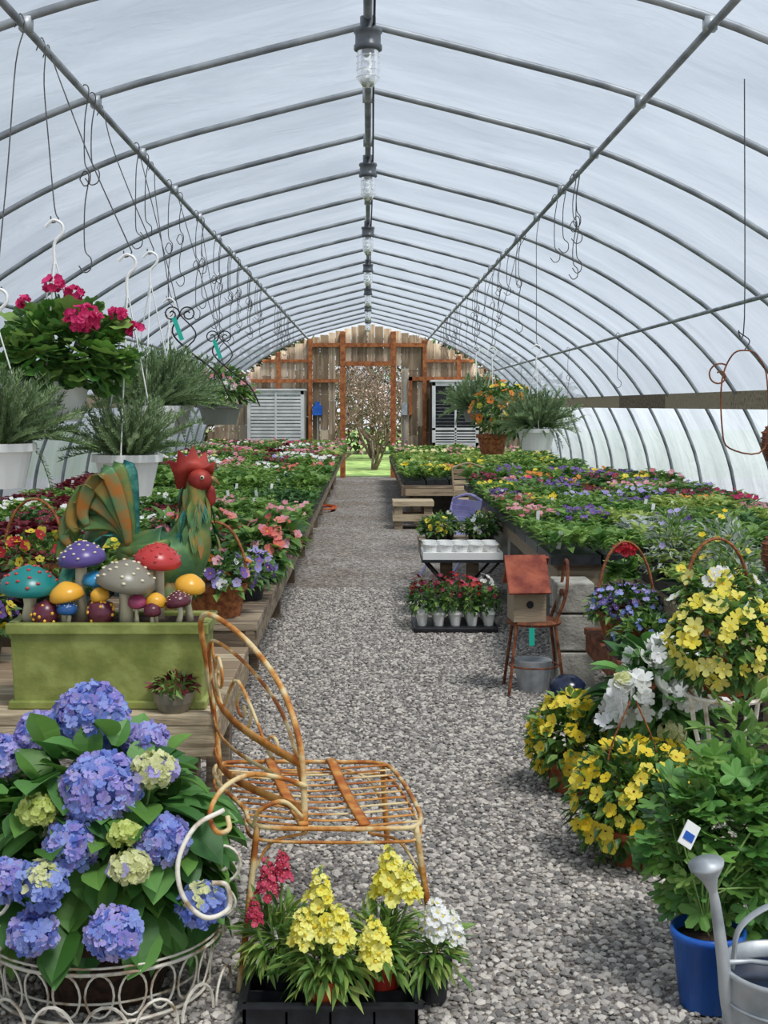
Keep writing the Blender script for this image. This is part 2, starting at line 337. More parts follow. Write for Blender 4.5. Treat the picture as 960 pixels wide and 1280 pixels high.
tr.add(box(-2.2,-1.24,YE-.075,YE-.012,2.4,2.46,'frame_wood'));tr.add(box(1.2,2.2,YE-.075,YE-.012,2.4,2.46,'frame_wood'));tr.add(box(.85,.92,YE-.075,YE-.012,1.3,2.1,'frame_wood'))
tr.build('trim_3')
def cooler(name,x0,x1,z0,z1,darkc):
    c=MB();y0,y1=YE-.75,YE-.1
    c.add(box(x0,x1,y0+.04,y1,z0,z1,'cooler_in' if not darkc else 'dark'))
    for a in ((x0,x0+.07,z0,z1),(x1-.07,x1,z0,z1),(x0,x1,z1-.08,z1),(x0,x1,z0,z0+.1)): c.add(box(a[0],a[1],y0,y0+.06,a[2],a[3],'cooler'))
    c.add(box(x0-.03,x1+.03,y0-.03,y1,z1,z1+.04,'cooler'))
    if darkc:
        c.add(box((x0+x1)/2-.02,(x0+x1)/2+.02,y0,y0+.05,z0,z1,'cooler'));c.add(box(x0,x1,y0,y0+.05,z0+.35,z0+.4,'cooler'))
        for k in range(8): c.add(box(x0+.07,x1-.07,y0+.01,y0+.03,z0+.45+k*.07,z0+.455+k*.07,'galv'))
        for k in range(4): c.add(box(x0+.07,x1-.07,y0+.0,y0+.05,z0+.12+k*.055,z0+.15+k*.055,'cooler'))
    else:
        n=14
        for k in range(n):
            z=z0+.12+(z1-z0-.22)*k/n;c.add(box(x0+.07,x1-.07,-.005,.03,0,.05,'cooler'),(0,y0,z),None)
        c.add(box((x0+x1)/2-.02,(x0+x1)/2+.02,y0-.01,y0+.03,z0,z1,'cooler'))
    for a in (x0,x1-.06):
        for q in (y0,y1-.06): c.add(box(a,a+.06,q,q+.06,0,z0,'wood_w'))
    c.build(name,bevel=.006)
cooler('evaporative_cooler',-2.45,-1.3,.6,1.8,False);cooler('wall_exhaust_fan',1.3,2.25,.65,1.98,True)
e=MB();e.add(box(-1.15,-.95,YE-.14,YE-.01,1.3,1.5,'blue_pot'));e.add(box(-1.1,-1.0,YE-.13,YE-.02,1.5,1.58,'blue_pot'));e.add(tube([(-1.05,YE-.07,1.3),(-1.05,YE-.07,.1)],.015,'galv'));e.build('blue_water_filter')
e=MB();e.add(box(.7,.82,YE-.12,YE-.01,1.3,1.55,'galv'));e.add(tube([(.76,YE-.05,1.3),(.76,YE-.05,.05)],.018,'galv'));e.add(tube([(.76,YE-.05,1.5),(.76,YE-.05,2.3)],.018,'galv'));e.build('electrical_box',bevel=.005)
# outside shrubs
def tree(name,c,h,bl,seed,n0=6,nl=400):
    r=np.random.default_rng(seed);t=MB();tips=[]
    def br(p,d,l,rad,dep):
        q=p+d*l;mid=(p+q)/2+r.normal(size=3)*l*.06
        t.add(tube([p,mid,q],[rad,rad*.85,rad*.65],'bark',5))
        tips.append(q)
        if dep==0: return
        for k in range(3): 
            nd=d+r.normal(size=3)*.5;nd[2]+=.12;nd/=np.linalg.norm(nd);br(q,nd,l*r.uniform(.6,.85),rad*.62,dep-1)
    for k in range(n0):
        a=r.uniform(0,6.28);d=np.array([math.cos(a)*.45,math.sin(a)*.45,1]);d/=np.linalg.norm(d)
        br(np.array([c[0]+.1*math.cos(a),c[1]+.1*math.sin(a),-.03]),d,h*.33,.03*h/2,4)
    tp=np.array(tips);idx=r.integers(0,len(tp),nl);P=tp[idx]+r.normal(size=(nl,3))*.09
    h_=nl//2
    t.inst(leaf4(.06,.045,bl),P[:h_],rquat(h_),U(.6,1.2,h_));t.inst(leaf4(.06,.04,'leaf_twig'),P[h_:],rquat(nl-h_),U(.7,1.3,nl-h_))
    t.build(name)
tree('flowering_shrub',(.1,30.5,0),2.3,'p_palepink',3,nl=600);tree('bare_shrub',(-1.2,35,0),3,'leaf_twig',4);tree('bare_shrub',(1.6,36,0),3.4,'leaf_sage',5);tree('bare_shrub',(.2,37,0),3.4,'leaf_twig',6)
h=MB();foliage(h,[leaf4(.3,.16,'leaf_dark'),leaf4(.3,.14,'leaf_twig'),leaf4(.3,.14,'bark')],(0,41,1.2),(7,1,2.4),7000,inner=.8,zmin=-.5);h.build('hedge')

# ------------------------------------------------------------------ ridge lamps
for y in (5.6,8.7,11.8,14.9,18,21.1,24.2):
    l=MB();R0=(0,y,3.18)
    l.add(lathe([(0,0.02),(.035,.02),(.035,-.03),(.06,-.035),(.063,-.05),(.056,-.055),(.056,-.1),(.062,-.105),(.062,-.125),(.05,-.13),(0,-.13)],'lamp_grey',18),R0)
    l.add(lathe([(.047,-.13),(.05,-.2),(.045,-.255),(.024,-.285),(0,-.29)],'jar_glass',18),R0)
    for k in range(4): l.add(lathe([(.049,-.15-k*.03),(.053,-.153-k*.03),(.049,-.157-k*.03)],'jar_glass',18),R0)
    l.add(tube([(R0[0]+.02*math.cos(a),y+.02*math.sin(a),3.045-.011*a/1.57) for a in np.linspace(0,15,40)],.007,'bulb',5))
    l.build('jelly_jar_lamp',smooth=True)
l=MB();l.add(tube([(.03,-1,3.17)]+[(.03+.004*math.sin(i),i*1.2,3.165) for i in range(22)],.006,'dark',5));l.build('power_cable')

# ------------------------------------------------------------------ hooks
def hookpath(x,y,zt,ln,loop=.035):
    return cat([(x-.02,y,zt+.0),(x,y,zt+.035),(x+.02,y,zt+.01),(x+.004,y,zt-.1),(x,y,zt-ln*.5),(x,y,zt-ln+.1),(x+loop*.2,y,zt-ln+.05),(x+loop,y,zt-ln+.02),(x+loop*.9,y,zt-ln-.025),(x,y,zt-ln-.04),(x-loop*.8,y,zt-ln-.01)],4)
hk=MB()
for sx in (-1,1):
    for k in range(46 if sx<0 else 34):
        y=U(5.6,22) if sx<0 else U(7.5,22)
        xx=sx*1.25
        if k%9==0: xx=sx*2.5
        L_=U(.3,.8)
        if L_>.5:
            hk.add(tube(hookpath(xx,y,pz(xx)-.04,L_*.5,.025),.0028,'wire',4));hk.add(tube(hookpath(xx,y,pz(xx)-.04-L_*.5-.01,L_*.5,.03),.0028,'wire',4))
        else: hk.add(tube(hookpath(xx,y,pz(xx)-.04,L_),.0028,'wire',4))
hk.build('hanging_wire_hooks')

# ------------------------------------------------------------------ hanging baskets
def sprig(m,L=.3,n=30,curve=.3,nl=.028,seed=0):
    r=np.random.default_rng(seed);P=[(0,L*t,-curve*L*t*t) for t in np.linspace(0,1,7)];ts=[tube(P,[.0022]*7,'stem',3)]
    for i in range(n):
        t=.06+.94*i/n;p=(0,L*t,-curve*L*t*t)
        for k in range(4):
            a=r.uniform(0,6.28);ts.append(X(leaf4(nl*r.uniform(.8,1.2),.006,m),p,rotm(0,a,0)@rotm(.8,0,0)))
    return J(ts)
SPR=[sprig('leaf_rose',.3,30,c,seed=i) for i,c in enumerate((-.15,.15,.45))]
def rosemary(mb,c,n,sz=(.8,1.2),up=.5,spread=1,trail=6):
    for i,t in enumerate(SPR):
        m=n//3;a=U(0,6.28,m);e=U(up-.3,1.5,m);d=np.stack([np.cos(a)*np.cos(e)*spread,np.sin(a)*np.cos(e)*spread,np.sin(e)],-1)
        P=np.array(c)+np.stack([np.cos(a)*.05,np.sin(a)*.05,0*a],-1)*U(0,1.9,m)[:,None]
        mb.inst(t,P,by(d,nrm(rng.normal(size=(m,3))*.2+[0,0,1.])),U(sz[0],sz[1],m))
    m=trail
    if m:
        a=U(0,6.28,m);P=np.array(c)+np.stack([np.cos(a)*.11,np.sin(a)*.11,0*a+.02],-1);d=np.stack([np.cos(a),np.sin(a),-.3-U(0,.6,m)],-1)
        mb.inst(SPR[2],P,by(d,np.tile([0,0,1.],(m,1))),U(.5,.8,m))
def hanger(mb,x,y,zr,r,hz,white=True):
    m='white_pl' if white else 'wire'
    for a in (.5,2.6,4.7): mb.add(tube([(x+r*math.cos(a),y+r*math.sin(a),zr),(x,y,hz-.07)],.003,m,4))
    mb.add(tube(cat([(x,y,hz-.1),(x,y,hz-.02),(x+.03,y,hz+.02),(x+.028,y,hz+.055),(x-.005,y,hz+.07),(x-.035,y,hz+.045)],5),.0065 if white else .003,m,6))
    X0=math.copysign(1.25,x);zt=pz(1.25)-.04
    mb.add(tube(cat([(X0-.02,y,zt-.02),(X0,y,zt+.03),(X0+.015,y,zt-.02),(X0+(x-X0)*.2,y,zt-.15),(X0+(x-X0)*.55,y,(zt+hz)/2),(x,y,hz+.12),(x+.015,y,hz+.075),(x-.01,y,hz+.06),(x-.015,y,hz+.085)],4),.0025,'wire',4))
gl_=[lobed(.045,'leaf_ger',amp=.14),lobed(.055,'leaf_green',amp=.14),lobed(.038,'leaf_dark',amp=.14)]
g=MB();x,y=-1.2,4.9
g.add(X(pot(.13,.15,'white_pl'),(x,y,1.44)));hanger(g,x,y,1.59,.13,2.14)
foliage(g,gl_,(x+.05,y,1.7),(.27,.25,.21),620,inner=.5,zmin=-.8,droop=.1,size=(.6,1.1))
fl=flower(5,.016,'p_magenta','p_magenta')
for (a,b,c,r) in ((-1.046,4.7,1.82,.058),(-1.19,4.85,1.96,.034),(-1.11,4.82,1.92,.03),(-.88,4.85,1.79,.03),(-1.29,4.8,1.89,.022),(-.94,4.8,1.84,.026)):
    blooms(g,fl,(a,b,c),(r,r,r*.8),int(34*(r/.04)**1.5),zmin=-.8,jit=.5);g.add(tube([(a,b,c),(x+.05,y,1.65)],.003,'stem',4))
g.build('hanging_geranium_basket')
for (x,y,zr,r,n,sz,hz,pm,tl_) in ((-1.33,4.6,1.365,.125,180,(.6,1.0),1.85,'white_pl',2),(-.94,5.0,1.31,.125,150,(.45,.85),2.02,'white_pl',0),(-1.02,6.0,1.5,.13,200,(.6,1.0),2.15,'white_pl',4),(-1.15,7.4,1.5,.13,160,(.7,1.1),2.05,'grey_pl',4)):
    g=MB();g.add(X(pot(r,.16,pm),(x,y,zr-.16)));hanger(g,x,y,zr,r,hz);rosemary(g,(x,y,zr),n,sz,up=.6,trail=tl_);g.build('hanging_rosemary_basket')
x,y=-1.1,9.5;g=MB();g.add(X(pot(.16,.15,'grey_pl'),(x,y,1.36)));hanger(g,x,y,1.51,.16,1.95,False)
foliage(g,[leaf4(.07,.03,'leaf_dark'),leaf4(.07,.04,'leaf_green')],(x,y,1.6),(.25,.25,.17),500,zmin=-.5);blooms(g,flower(5,.025,'p_pink','p_eye'),(x,y,1.62),(.24,.24,.16),25);blooms(g,flower(5,.025,'p_white','p_eye'),(x,y,1.62),(.24,.24,.16),20);g.build('hanging_flower_basket')
x,y=1.25,9.5;g=MB();g.add(X(pot(.14,.16,'white_pl'),(x,y,1.17)));hanger(g,x,y,1.33,.135,1.88)
rosemary(g,(x,y,1.34),190,(.65,1.05),up=.35,trail=9);g.build('hanging_rosemary_basket')
x,y=1.07,10.3;g=MB();g.add(X(pot(.12,.16,'wicker'),(x-.07,y,1.11)));hanger(g,x-.07,y,1.27,.12,1.9)
foliage(g,[leaf4(.06,.03,'leaf_dark'),leaf4(.06,.035,'leaf_green')],(x+.03,y,1.45),(.25,.25,.22),800,zmin=-.85);blooms(g,flower(5,.03,'p_orange','p_center'),(x+.03,y,1.47),(.26,.26,.22),60,zmin=-.6);blooms(g,flower(5,.025,'p_yellow','p_center'),(x+.03,y,1.47),(.26,.26,.22),15,zmin=-.6);g.build('hanging_orange_flower_basket')
x,y=1.08,12.8;g=MB();g.add(X(pot(.14,.16,'grey_pl'),(x,y,1.34)));hanger(g,x,y,1.5,.14,2.02);rosemary(g,(x,y,1.48),240,(.7,1.2),up=.4,trail=14);g.build('hanging_fern_basket')
def spiral(c,r,turn,a0,plane='xz',k=26,tight=.75):
    out=[]
    for i in range(k):
        t=i/(k-1);a=a0+turn*2*math.pi*t;rr=r*(1-tight*t);out.append((c[0]+rr*math.cos(a),c[1],c[2]+rr*math.sin(a)))
    return out
for (x,y,z) in ((-1.03,7.0,2.0),(-.98,8.4,1.95)):
    g=MB();g.add(tube(spiral((x-.045,y,z),.045,1.4,0),.004,'iron',5));g.add(tube(spiral((x+.045,y,z),.045,-1.4,math.pi),.004,'iron',5))
    g.add(tube(cat([(x,y,z),(x-.04,y,z-.1),(x+.05,y,z-.2),(x+.2,y,z-.32),(x+.27,y,z-.45)],5),.005,'iron',5));g.add(tube(cat([(x,y,z),(x+.09,y,z-.12),(x-.03,y,z-.25),(x+.05,y,z-.33)],5),.004,'iron',5))
    g.add(box(-.012,.012,-.002,.002,-.13,0,'teal_tag'),(x-.03,y-.01,z-.02),rotm(0,-.35,0));g.add(tube([(x,y,z),(-1.25,y,pz(1.25)-.04)],.0025,'wire',4));g.build('wrought_iron_scroll_hanger')
g=MB();x,y=1.5,5.1
g.add(tube(cat([(x-.09,y,1.6),(x-.09,y,1.42),(x-.06,y,1.33),(x+.08,y,1.33),(x+.09,y,1.6),(x+.05,y,1.7),(x,y,1.72),(x-.05,y,1.7)],5,True),.0035,'rust',5,closed=True))
g.add(tube(cat([(x,y,pz(x)-.02),(x,y,1.85),(x-.025,y,1.8),(x+.02,y,1.76),(x,y,1.72)],5),.0025,'wire',4));g.add(tube(spiral((x-.1,y,1.62),.05,1.2,1),.0035,'rust',5));g.build('wire_lantern_hanger')
for z in (1.35,.9):
    g=MB();x,y=1.67,5.2;g.add(lathe([(0,-.09),(.045,-.08),(.07,-.02),(.065,.04),(.03,.09),(.012,.11),(0,.11)],'rust',16),(x,y,z))
    for k in range(7): g.add(tube([(x+rr*math.cos(a),y+rr*math.sin(a),z-.07+.022*k) for rr in (float(np.interp(-.07+.022*k,[-.08,-.02,.04,.09],[.048,.073,.068,.033])),) for a in np.linspace(0,6.28,18)],.004,'rust',4))
    g.add(tube([(x,y,z+.1),(x,y,z+.45 if z<1 else pz(x)-.02)],.003,'wire',4));g.build('hanging_woven_bird_nest')

# ------------------------------------------------------------------ benches
def bench(name,x0,x1,y0,y1,z,wm='wood_w',legx=.15,blocks=False):
    b=MB();y=y0
    while y<y1-.05:
        y2=min(y+.14,y1);b.add(box(x0,x1,y,y2-.012,z-.035,z,wm));y=y2
    b.add(box(x0+.01,x0+.05,y0,y1,z-.13,z-.035,wm));b.add(box(x1-.05,x1-.01,y0,y1,z-.13,z-.035,wm));b.add(box(x0,x1,y0+.005,y0+.045,z-.13,z-.035,wm))
    yy=y0+.1
    while yy<y1:
        for xx in (x0+legx,x1-.25):
            if blocks: b.add(box(xx,xx+.2,yy,yy+.2,0,z-.035,'concrete'))
            else: b.add(box(xx,xx+.09,yy,yy+.09,0,z-.035,wm))
        yy+=1.8
    return b.build(name,bevel=.004)
def typ(leaf,fl=None,k=9,h=.08,l=.06,w=.03,fr=.02,eye='p_eye',dens=.7,np_=5):
    return dict(t=[plantlet(leaf,k,h,l,w,s) for s in (1,2,3)],f=flower(np_,fr,fl,eye) if fl else None,d=dens,h=h)
TY=dict(green=typ('leaf_green'),dark=typ('leaf_dark'),lime=typ('leaf_lime'),sage=typ('leaf_sage',k=8),red=typ('leaf_red',k=8),
 pink=typ('leaf_green','p_pink'),magenta=typ('leaf_green','p_magenta',dens=.5),white=typ('leaf_green','p_white'),yellow=typ('leaf_green','p_yellow',dens=.4),orange=typ('leaf_dark','p_orange',dens=.5),
 purple=typ('leaf_green','p_purple',dens=.7),maroon=typ('leaf_dark','p_maroon',dens=.8),pale=typ('leaf_green','p_pale',dens=.5),lav=typ('leaf_green','p_lav',dens=.5),coral=typ('leaf_green','p_coral',dens=.4),yel2=typ('leaf_green','p_yellow',dens=.6))
def plants(name,x0,x1,y0,y1,z,zone,sp=.075):
    mb=MB();fw,fd=.27,.54
    nx=max(1,int((x1-x0)/fw));ny=max(1,int((y1-y0)/fd));fw=(x1-x0)/nx;fd=(y1-y0)/ny
    g={}
    for j in range(ny):
        for i in range(nx):
            cx=x0+(i+.5)*fw;cy=y0+(j+.5)*fd
            mb.add(box(cx-fw/2+.008,cx+fw/2-.008,cy-fd/2+.008,cy+fd/2-.008,z+.001,z+.055,'black_pl'))
            ty=zone(cx,cy)
            s=sp*(1 if cy<12 else 1.35)
            a,b_=np.meshgrid(np.arange(cx-fw/2+s/2,cx+fw/2,s),np.arange(cy-fd/2+s/2,cy+fd/2,s));n=a.size
            P=np.stack([a.ravel()+U(-.3,.3,n)*s,b_.ravel()+U(-.3,.3,n)*s,np.full(n,z+.045)],-1)
            g.setdefault((ty,cy>=12,int(U(0,3))),[]).append(P)
            if rng.random()<.35: mb.add(box(-.012,.012,-.001,.001,0,.1,'white_tag'),(cx+U(-.1,.1),cy+U(-.2,.2),z+.08),rotm(U(-.2,.2),U(-.2,.2),U(-.5,.5)))
    for (ty,far,tall),PP in g.items():
        P=np.concatenate(PP);t=TY[ty];sc=(1.35 if far else 1)*(.85,1.05,1.35)[tall]
        for k in range(3):
            q=P[k::3];m=len(q)
            if m: mb.inst(t['t'][k],q,by(np.stack([np.cos(U(0,6.28,m)),np.sin(U(0,6.28,m)),0*np.ones(m)],-1),np.tile([0,0,1.],(m,1))),U(.8,1.3,m)*sc)
        if t['f']:
            m=len(P);sel=rng.random(m)<t['d'];q=P[sel];q=np.concatenate([q,q[:len(q)//2]]);m=len(q);q=q+np.stack([U(-.03,.03,m),U(-.03,.03,m),U(.07,.115,m)*sc],-1)
            mb.inst(t['f'],q,bz(np.stack([rng.normal(size=m)*.4,-.5+rng.normal(size=m)*.4,np.ones(m)],-1)),U(.8,1.25,m)*(1.35 if far else 1))
    return mb.build(name)
ch=lambda *a: a[int(rng.integers(0,len(a)))]
def zl(x,y):
    if y<7.5: return ch('green','purple','yellow','red','white','dark','magenta') if x<-1.1 else ch('green','purple','white','dark','coral')
    if y<10.2: return ch('red','red','white','green','maroon') if x<-1.3 else ch('green','pink','green','dark')
    if y<14.5: return ch('green','green','dark','green','green') if x>-2.6 else ch('red','green')
    if y<18: return ch('pink','green','white','lav','coral','green','maroon')
    return ch('pink','magenta','green','red','pale','white','lime','maroon','pink','green')
bench('plant_bench',-3.1,-.46,5.3,15.2,.6);bench('plant_bench',-3.1,-.46,15.6,25.6,.6)
plants('bedding_plant_flats',-3.05,-.44,7.6,15.1,.6,zl);plants('bedding_plant_flats',-3.05,-.44,15.7,25.5,.6,zl)
plants('bedding_plant_flats',-3.05,-1.2,5.35,7.5,.6,zl)
def zr(x,y):
    if y<8.2: return ch('sage','green','green','lime') if x<2.1 else ch('green','dark','lime','sage')
    if y<9.9: return ch('green','purple','coral','green','pink','dark','green','lime')
    if y<13.5: return ch('orange','yellow','purple','maroon','pink','lav','maroon','green','purple','magenta','pink')
    if y<16.8: return ch('orange','yel2','yellow','purple','green','green')
    if y<21: return ch('green','lime','green','yellow','green')
    return ch('green','lime','pale','green','pink','pale','green')
bench('plant_bench',1.05,3.1,7.1,13.5,.62,blocks=True);bench('plant_bench',.42,3.1,16,25.6,.5)
plants('bedding_plant_flats',1.0,3.05,7.05,13.45,.62,zr);plants('bedding_plant_flats',.44,3.05,16.05,25.5,.5,zr)
bench('plant_bench',1.42,3.0,4.9,6.9,.58);plants('bedding_plant_flats',1.44,2.98,5.35,6.85,.58,lambda x,y: ch('dark','green','sage','yellow','lime'))
bench('plant_bench',1.9,3.1,13.7,15.8,.5);plants('bedding_plant_flats',1.92,3.05,13.75,15.7,.5,zr)
g=MB()
for (z0,z1) in ((0,.19),(.2,.39),(.4,.56)):
    g.add(box(1.0,1.2,6.78,7.05,z0,z1,'concrete'))
g.build('concrete_block_stack',bevel=.008)
b=MB()
for k in range(8): b.add(box(-2.1,-.47,3.93+k*.14,4.06+k*.14,.515,.55,'wood_l'))
b.add(box(-2.1,-.47,3.93,3.965,.42,.515,'wood_l'));b.add(box(-.51,-.47,3.965,5.04,.42,.515,'wood_l'))
for xx in (-.62,-1.9):
    for yy in (3.97,4.9): b.add(box(xx,xx+.09,yy,yy+.09,0,.515,'wood_w'))
b.build('potting_bench',bevel=.004)

# planter trough
g=MB();x0,x1,y0,y1,z0,z1=-1.12,-.51,4.0,4.24,.551,.82
def frus(x0,x1,y0,y1,z0,z1,tp,m):
    v=[(x0+tp,y0+tp,z0),(x1-tp,y0+tp,z0),(x1-tp,y1-tp,z0),(x0+tp,y1-tp,z0),(x0,y0,z1),(x1,y0,z1),(x1,y1,z1),(x0,y1,z1)]
    return T(v,[(3,2,1,0),(0,1,5,4),(1,2,6,5),(2,3,7,6),(3,0,4,7),(4,5,6,7)],m)
g.add(frus(x0,x1,y0,y1,z0,z1-.02,.012,'green_glaze'))
for q in ((x0-.012,x1+.012,y0-.012,y0+.02),(x0-.012,x1+.012,y1-.02,y1+.012),(x0-.012,x0+.02,y0,y1),(x1-.02,x1+.012,y0,y1)): g.add(box(q[0],q[1],q[2],q[3],z1-.035,z1,'green_glaze'))
g.add(box(x0-.004,x1+.004,y0-.004,y1+.004,z0,z0+.025,'green_glaze'))
g.add(box(x0+.02,x1-.02,y0+.02,y1-.02,z1-.021,z1-.012,'soil'));g.build('green_ceramic_trough',bevel=.006)
def mushroom(x,y,z,w,cap,dots,zb=.8,pointy=.6):
    g=MB();r=w/2
    g.add(tube([(x,y,zb),(x+U(-.01,.01),y,(z+zb)/2),(x,y,z)],[r*.3,r*.2,r*.26],'m_cream',10))
    pf=[(r*.25,-.01),(r*.9,-.02),(r*1.02,-.012),(r*.93,r*.16),(r*.7,r*.38),(r*.38,r*(pointy-.02)),(r*.15,r*(pointy+.07)),(0,r*(pointy+.1))]
    R=rotm(U(.05,.25),U(-.2,.2),0)
    cap_=[lathe(pf,cap,22)]
    if dots:
        for k in range(26):
            a=k*2.4+U(-.2,.2);t=math.sqrt((k+.6)/27);rr=r*t;zz=float(np.interp(t,[0,.15,.38,.7,.93,1.02],[pointy+.1,pointy+.07,pointy-.02,.38,.16,-.01]))*r
            cap_.append(X(ball(dots,8,4),(rr*math.cos(a),rr*math.sin(a),zz),None,(r*.075,r*.075,r*.045)))
    g.add(J(cap_),(x,y,z),R)
    g.build('ceramic_mushroom',smooth=True)
for q in ((-1.085,4.1,.925,.19,'m_teal','m_red'),(-.925,4.14,1.01,.155,'m_purple','m_cream'),(-.77,4.08,.945,.19,'m_grey','m_cream'),(-.685,4.17,1.0,.155,'m_red','m_red'),
 (-.572,4.12,.925,.1,'m_yellow',None),(-.957,4.06,.905,.11,'m_yellow',None),(-.603,4.06,.885,.08,'m_maroon','m_cream'),(-.88,4.13,.94,.08,'m_blue',None),(-.95,4.04,.865,.065,'m_dkblue','m_cream'),
 (-.85,4.05,.905,.06,'m_yellow',None),(-.672,4.06,.885,.065,'m_yellow',None),(-.73,4.05,.885,.06,'m_pink',None),(-.68,4.035,.86,.055,'m_maroon',None),(-.78,4.17,.9,.09,'m_blue',None)): mushroom(*q)
for (x,z) in ((-1.02,.84),(-.845,.845)):
    g=MB();g.add(lathe([(0,-.04),(.035,-.03),(.045,0),(.035,.03),(0,.045)],'m_maroon',16),(x,4.05,z))
    for k in range(22):
        u=usph(1,-.6)[0];g.add(ball('m_yellow',6,3),(x+.044*u[0],4.05+.044*u[1],z+.041*u[2]),None,.006)
    g.build('ceramic_toadstool_egg',smooth=True)
g=MB();x,y=-.605,3.985
g.add(lathe([(0,0),(.045,0),(.06,.03),(.065,.06),(.058,.06),(.05,.05),(0,.05)],'m_grey',20),(x,y-.0,.551))
foliage(g,[leaf4(.035,.016,'leaf_red'),leaf4(.035,.016,'leaf_green')],(x,y,.62),(.06,.055,.035),140,zmin=0);rosemary(g,(x-.02,y,.6),6,(.25,.3),trail=0);g.build('succulent_in_ceramic_dish')

# rooster
g=MB();Y=4.62
sp_=[(-.89,1.0,.035),(-.84,.97,.09),(-.77,.945,.12),(-.70,.95,.12),(-.65,1.0,.09),(-.632,1.07,.062),(-.622,1.14,.048),(-.62,1.195,.04),(-.612,1.23,.038),(-.59,1.24,.03),(-.575,1.238,.02)]
q=cat([(a,b_,c) for a,b_,c in sp_],4)
g.add(tube([(a,Y,b_) for a,b_,c in q],[max(c,.01) for a,b_,c in q],'r_green',14,ry=None))
g.add(tube([(-.58,Y,1.24),(-.555,Y,1.232),(-.535,Y,1.215)],[.017,.012,.002],'r_gold',8))
def plate(pts,y,th,m):
    n=len(pts);v=[(a,y-th,b_) for a,b_ in pts]+[(a,y+th,b_) for a,b_ in pts]
    return T(v,[tuple(range(n)),tuple(range(2*n-1,n-1,-1))]+[(i,n+i,n+(i+1)%n,(i+1)%n) for i in range(n)],m)
g.add(plate([(-.56,1.25),(-.55,1.30),(-.575,1.29),(-.585,1.335),(-.61,1.31),(-.63,1.355),(-.655,1.315),(-.685,1.34),(-.69,1.295),(-.72,1.3),(-.70,1.25),(-.69,1.2),(-.655,1.2),(-.63,1.26),(-.59,1.265)],Y,.009,'r_red'))
g.add(ball('r_red',12,8),(-.605,Y-.018,1.232),None,(.045,.032,.04))
g.add(ball('r_red',10,6),(-.565,Y-.01,1.175),None,(.018,.012,.04));g.add(ball('m_cream',8,5),(-.592,Y-.05,1.243),None,.008);g.add(ball('dark',8,5),(-.592,Y-.056,1.243),None,.0045)
cols=['r_teal','r_green','r_gold','r_teal','r_green','r_teal','r_gold','r_teal','r_green','r_gold','r_teal']
for i in range(11):
    t=i/10;yy=Y+(.06-.12*((i*5)%11)/10)
    top=1.27-.30*t*t;lx=-.93-.13*math.sin(t*1.9)
    P=cat([(-.85,yy,1.0-.03*t),(-.86-.05*t,yy,1.12-.07*t),(lx+.05,yy,top),(lx-.01,yy,top-.05),(lx-.04,yy,top-.14+.03*t),(lx-.02,yy,top-.2+.06*t)],5)
    k=len(P);wd=.008+.024*np.sin(np.linspace(.2,3.0,k));g.add(tube(P,.004,cols[i],8,ry=wd,up=(1,.25,.8)))
for i in range(6):
    P=cat([(-.70-.012*i,Y-.10,1.02-.025*i),(-.78,Y-.135,.99-.03*i),(-.87+.01*i,Y-.11,.99-.035*i)],5);k=len(P)
    g.add(tube(P,.006,cols[(i+1)%9],8,ry=.006+.02*np.sin(np.linspace(.3,3,k)),up=(0,0,1)))
for i in range(40):
    a=U(0,6.28);z=U(1.0,1.2);rr=.042+(1.2-z)*.26
    g.add(X(leafN(.08,.024,ch('r_gold','r_green','r_teal'),bend=.1),(-.628+rr*math.cos(a)*.9,Y+rr*math.sin(a)*.9,z+.02),by(np.array([[math.cos(a)*.35,math.sin(a)*.35,-1]]),np.array([[math.cos(a),math.sin(a),0.]]))[0]))
for dy in (-.05,.05):
    g.add(tube([(-.71,Y+dy,.88),(-.72,Y+dy,.78),(-.715,Y+dy,.7),(-.72,Y+dy,.56)],[.05,.03,.012,.01],'r_gold',8))
    for a in (-.5,0,.5,math.pi): g.add(tube([(-.72,Y+dy,.57),(-.72+.07*math.cos(a),Y+dy+.07*math.sin(a),.556)],[.01,.006],'r_gold',6))
g.build('metal_rooster_statue',smooth=True)

# ------------------------------------------------------------------ baskets & pots
def fbasket(name,x,y,z,r,leaves,fls,h=.14,fh=.12,nl=260,nf=40,handle=True,pm='wicker',hh=.3,wide=1.35):
    g=MB();g.add(X(pot(r,h,pm,.8),(x,y,z+.001)))
    if handle:
        for dz in (0,.012): g.add(tube([(x+(r)*math.cos(a),y+dz,z+h+hh*math.sin(a)) for a in np.linspace(0,math.pi,18)],.006,'wicker',6))
    foliage(g,leaves,(x,y,z+h),(r*wide,r*wide,fh),nl,zmin=-.25)
    for f in fls: blooms(g,f,(x,y,z+h+.01),(r*wide,r*wide,fh),nf//len(fls),zmin=-.1)
    return g.build(name)
LG=[leaf4(.05,.03,'leaf_green'),leaf4(.05,.025,'leaf_dark')]
fbasket('wicker_basket_of_pansies',-.66,5.5,.6,.14,LG,[flower(5,.024,'p_purple','p_eye'),flower(5,.024,'p_white','p_center'),flower(5,.022,'p_lav','p_eye'),flower(5,.022,'p_orange','p_center'),flower(5,.022,'p_pink','p_center')],nf=50,hh=.26,nl=350)
fbasket('wicker_basket_of_pansies',-1.5,5.75,.66,.14,LG,[flower(5,.024,'p_yellow','p_center'),flower(5,.024,'p_red','p_eye')],hh=.28)
fbasket('potted_marigold',-1.62,5.2,.55,.1,LG,[flower(6,.025,'p_yellow','p_eye')],handle=False,pm='black_pl')
fbasket('potted_pansy',-1.45,4.75,.55,.1,LG,[flower(5,.024,'p_yellow','p_center'),flower(5,.024,'p_purple','p_eye')],handle=False,pm='black_pl')
BL=[leafN(.09,.06,'leaf_green'),leafN(.08,.055,'leaf_dark')]
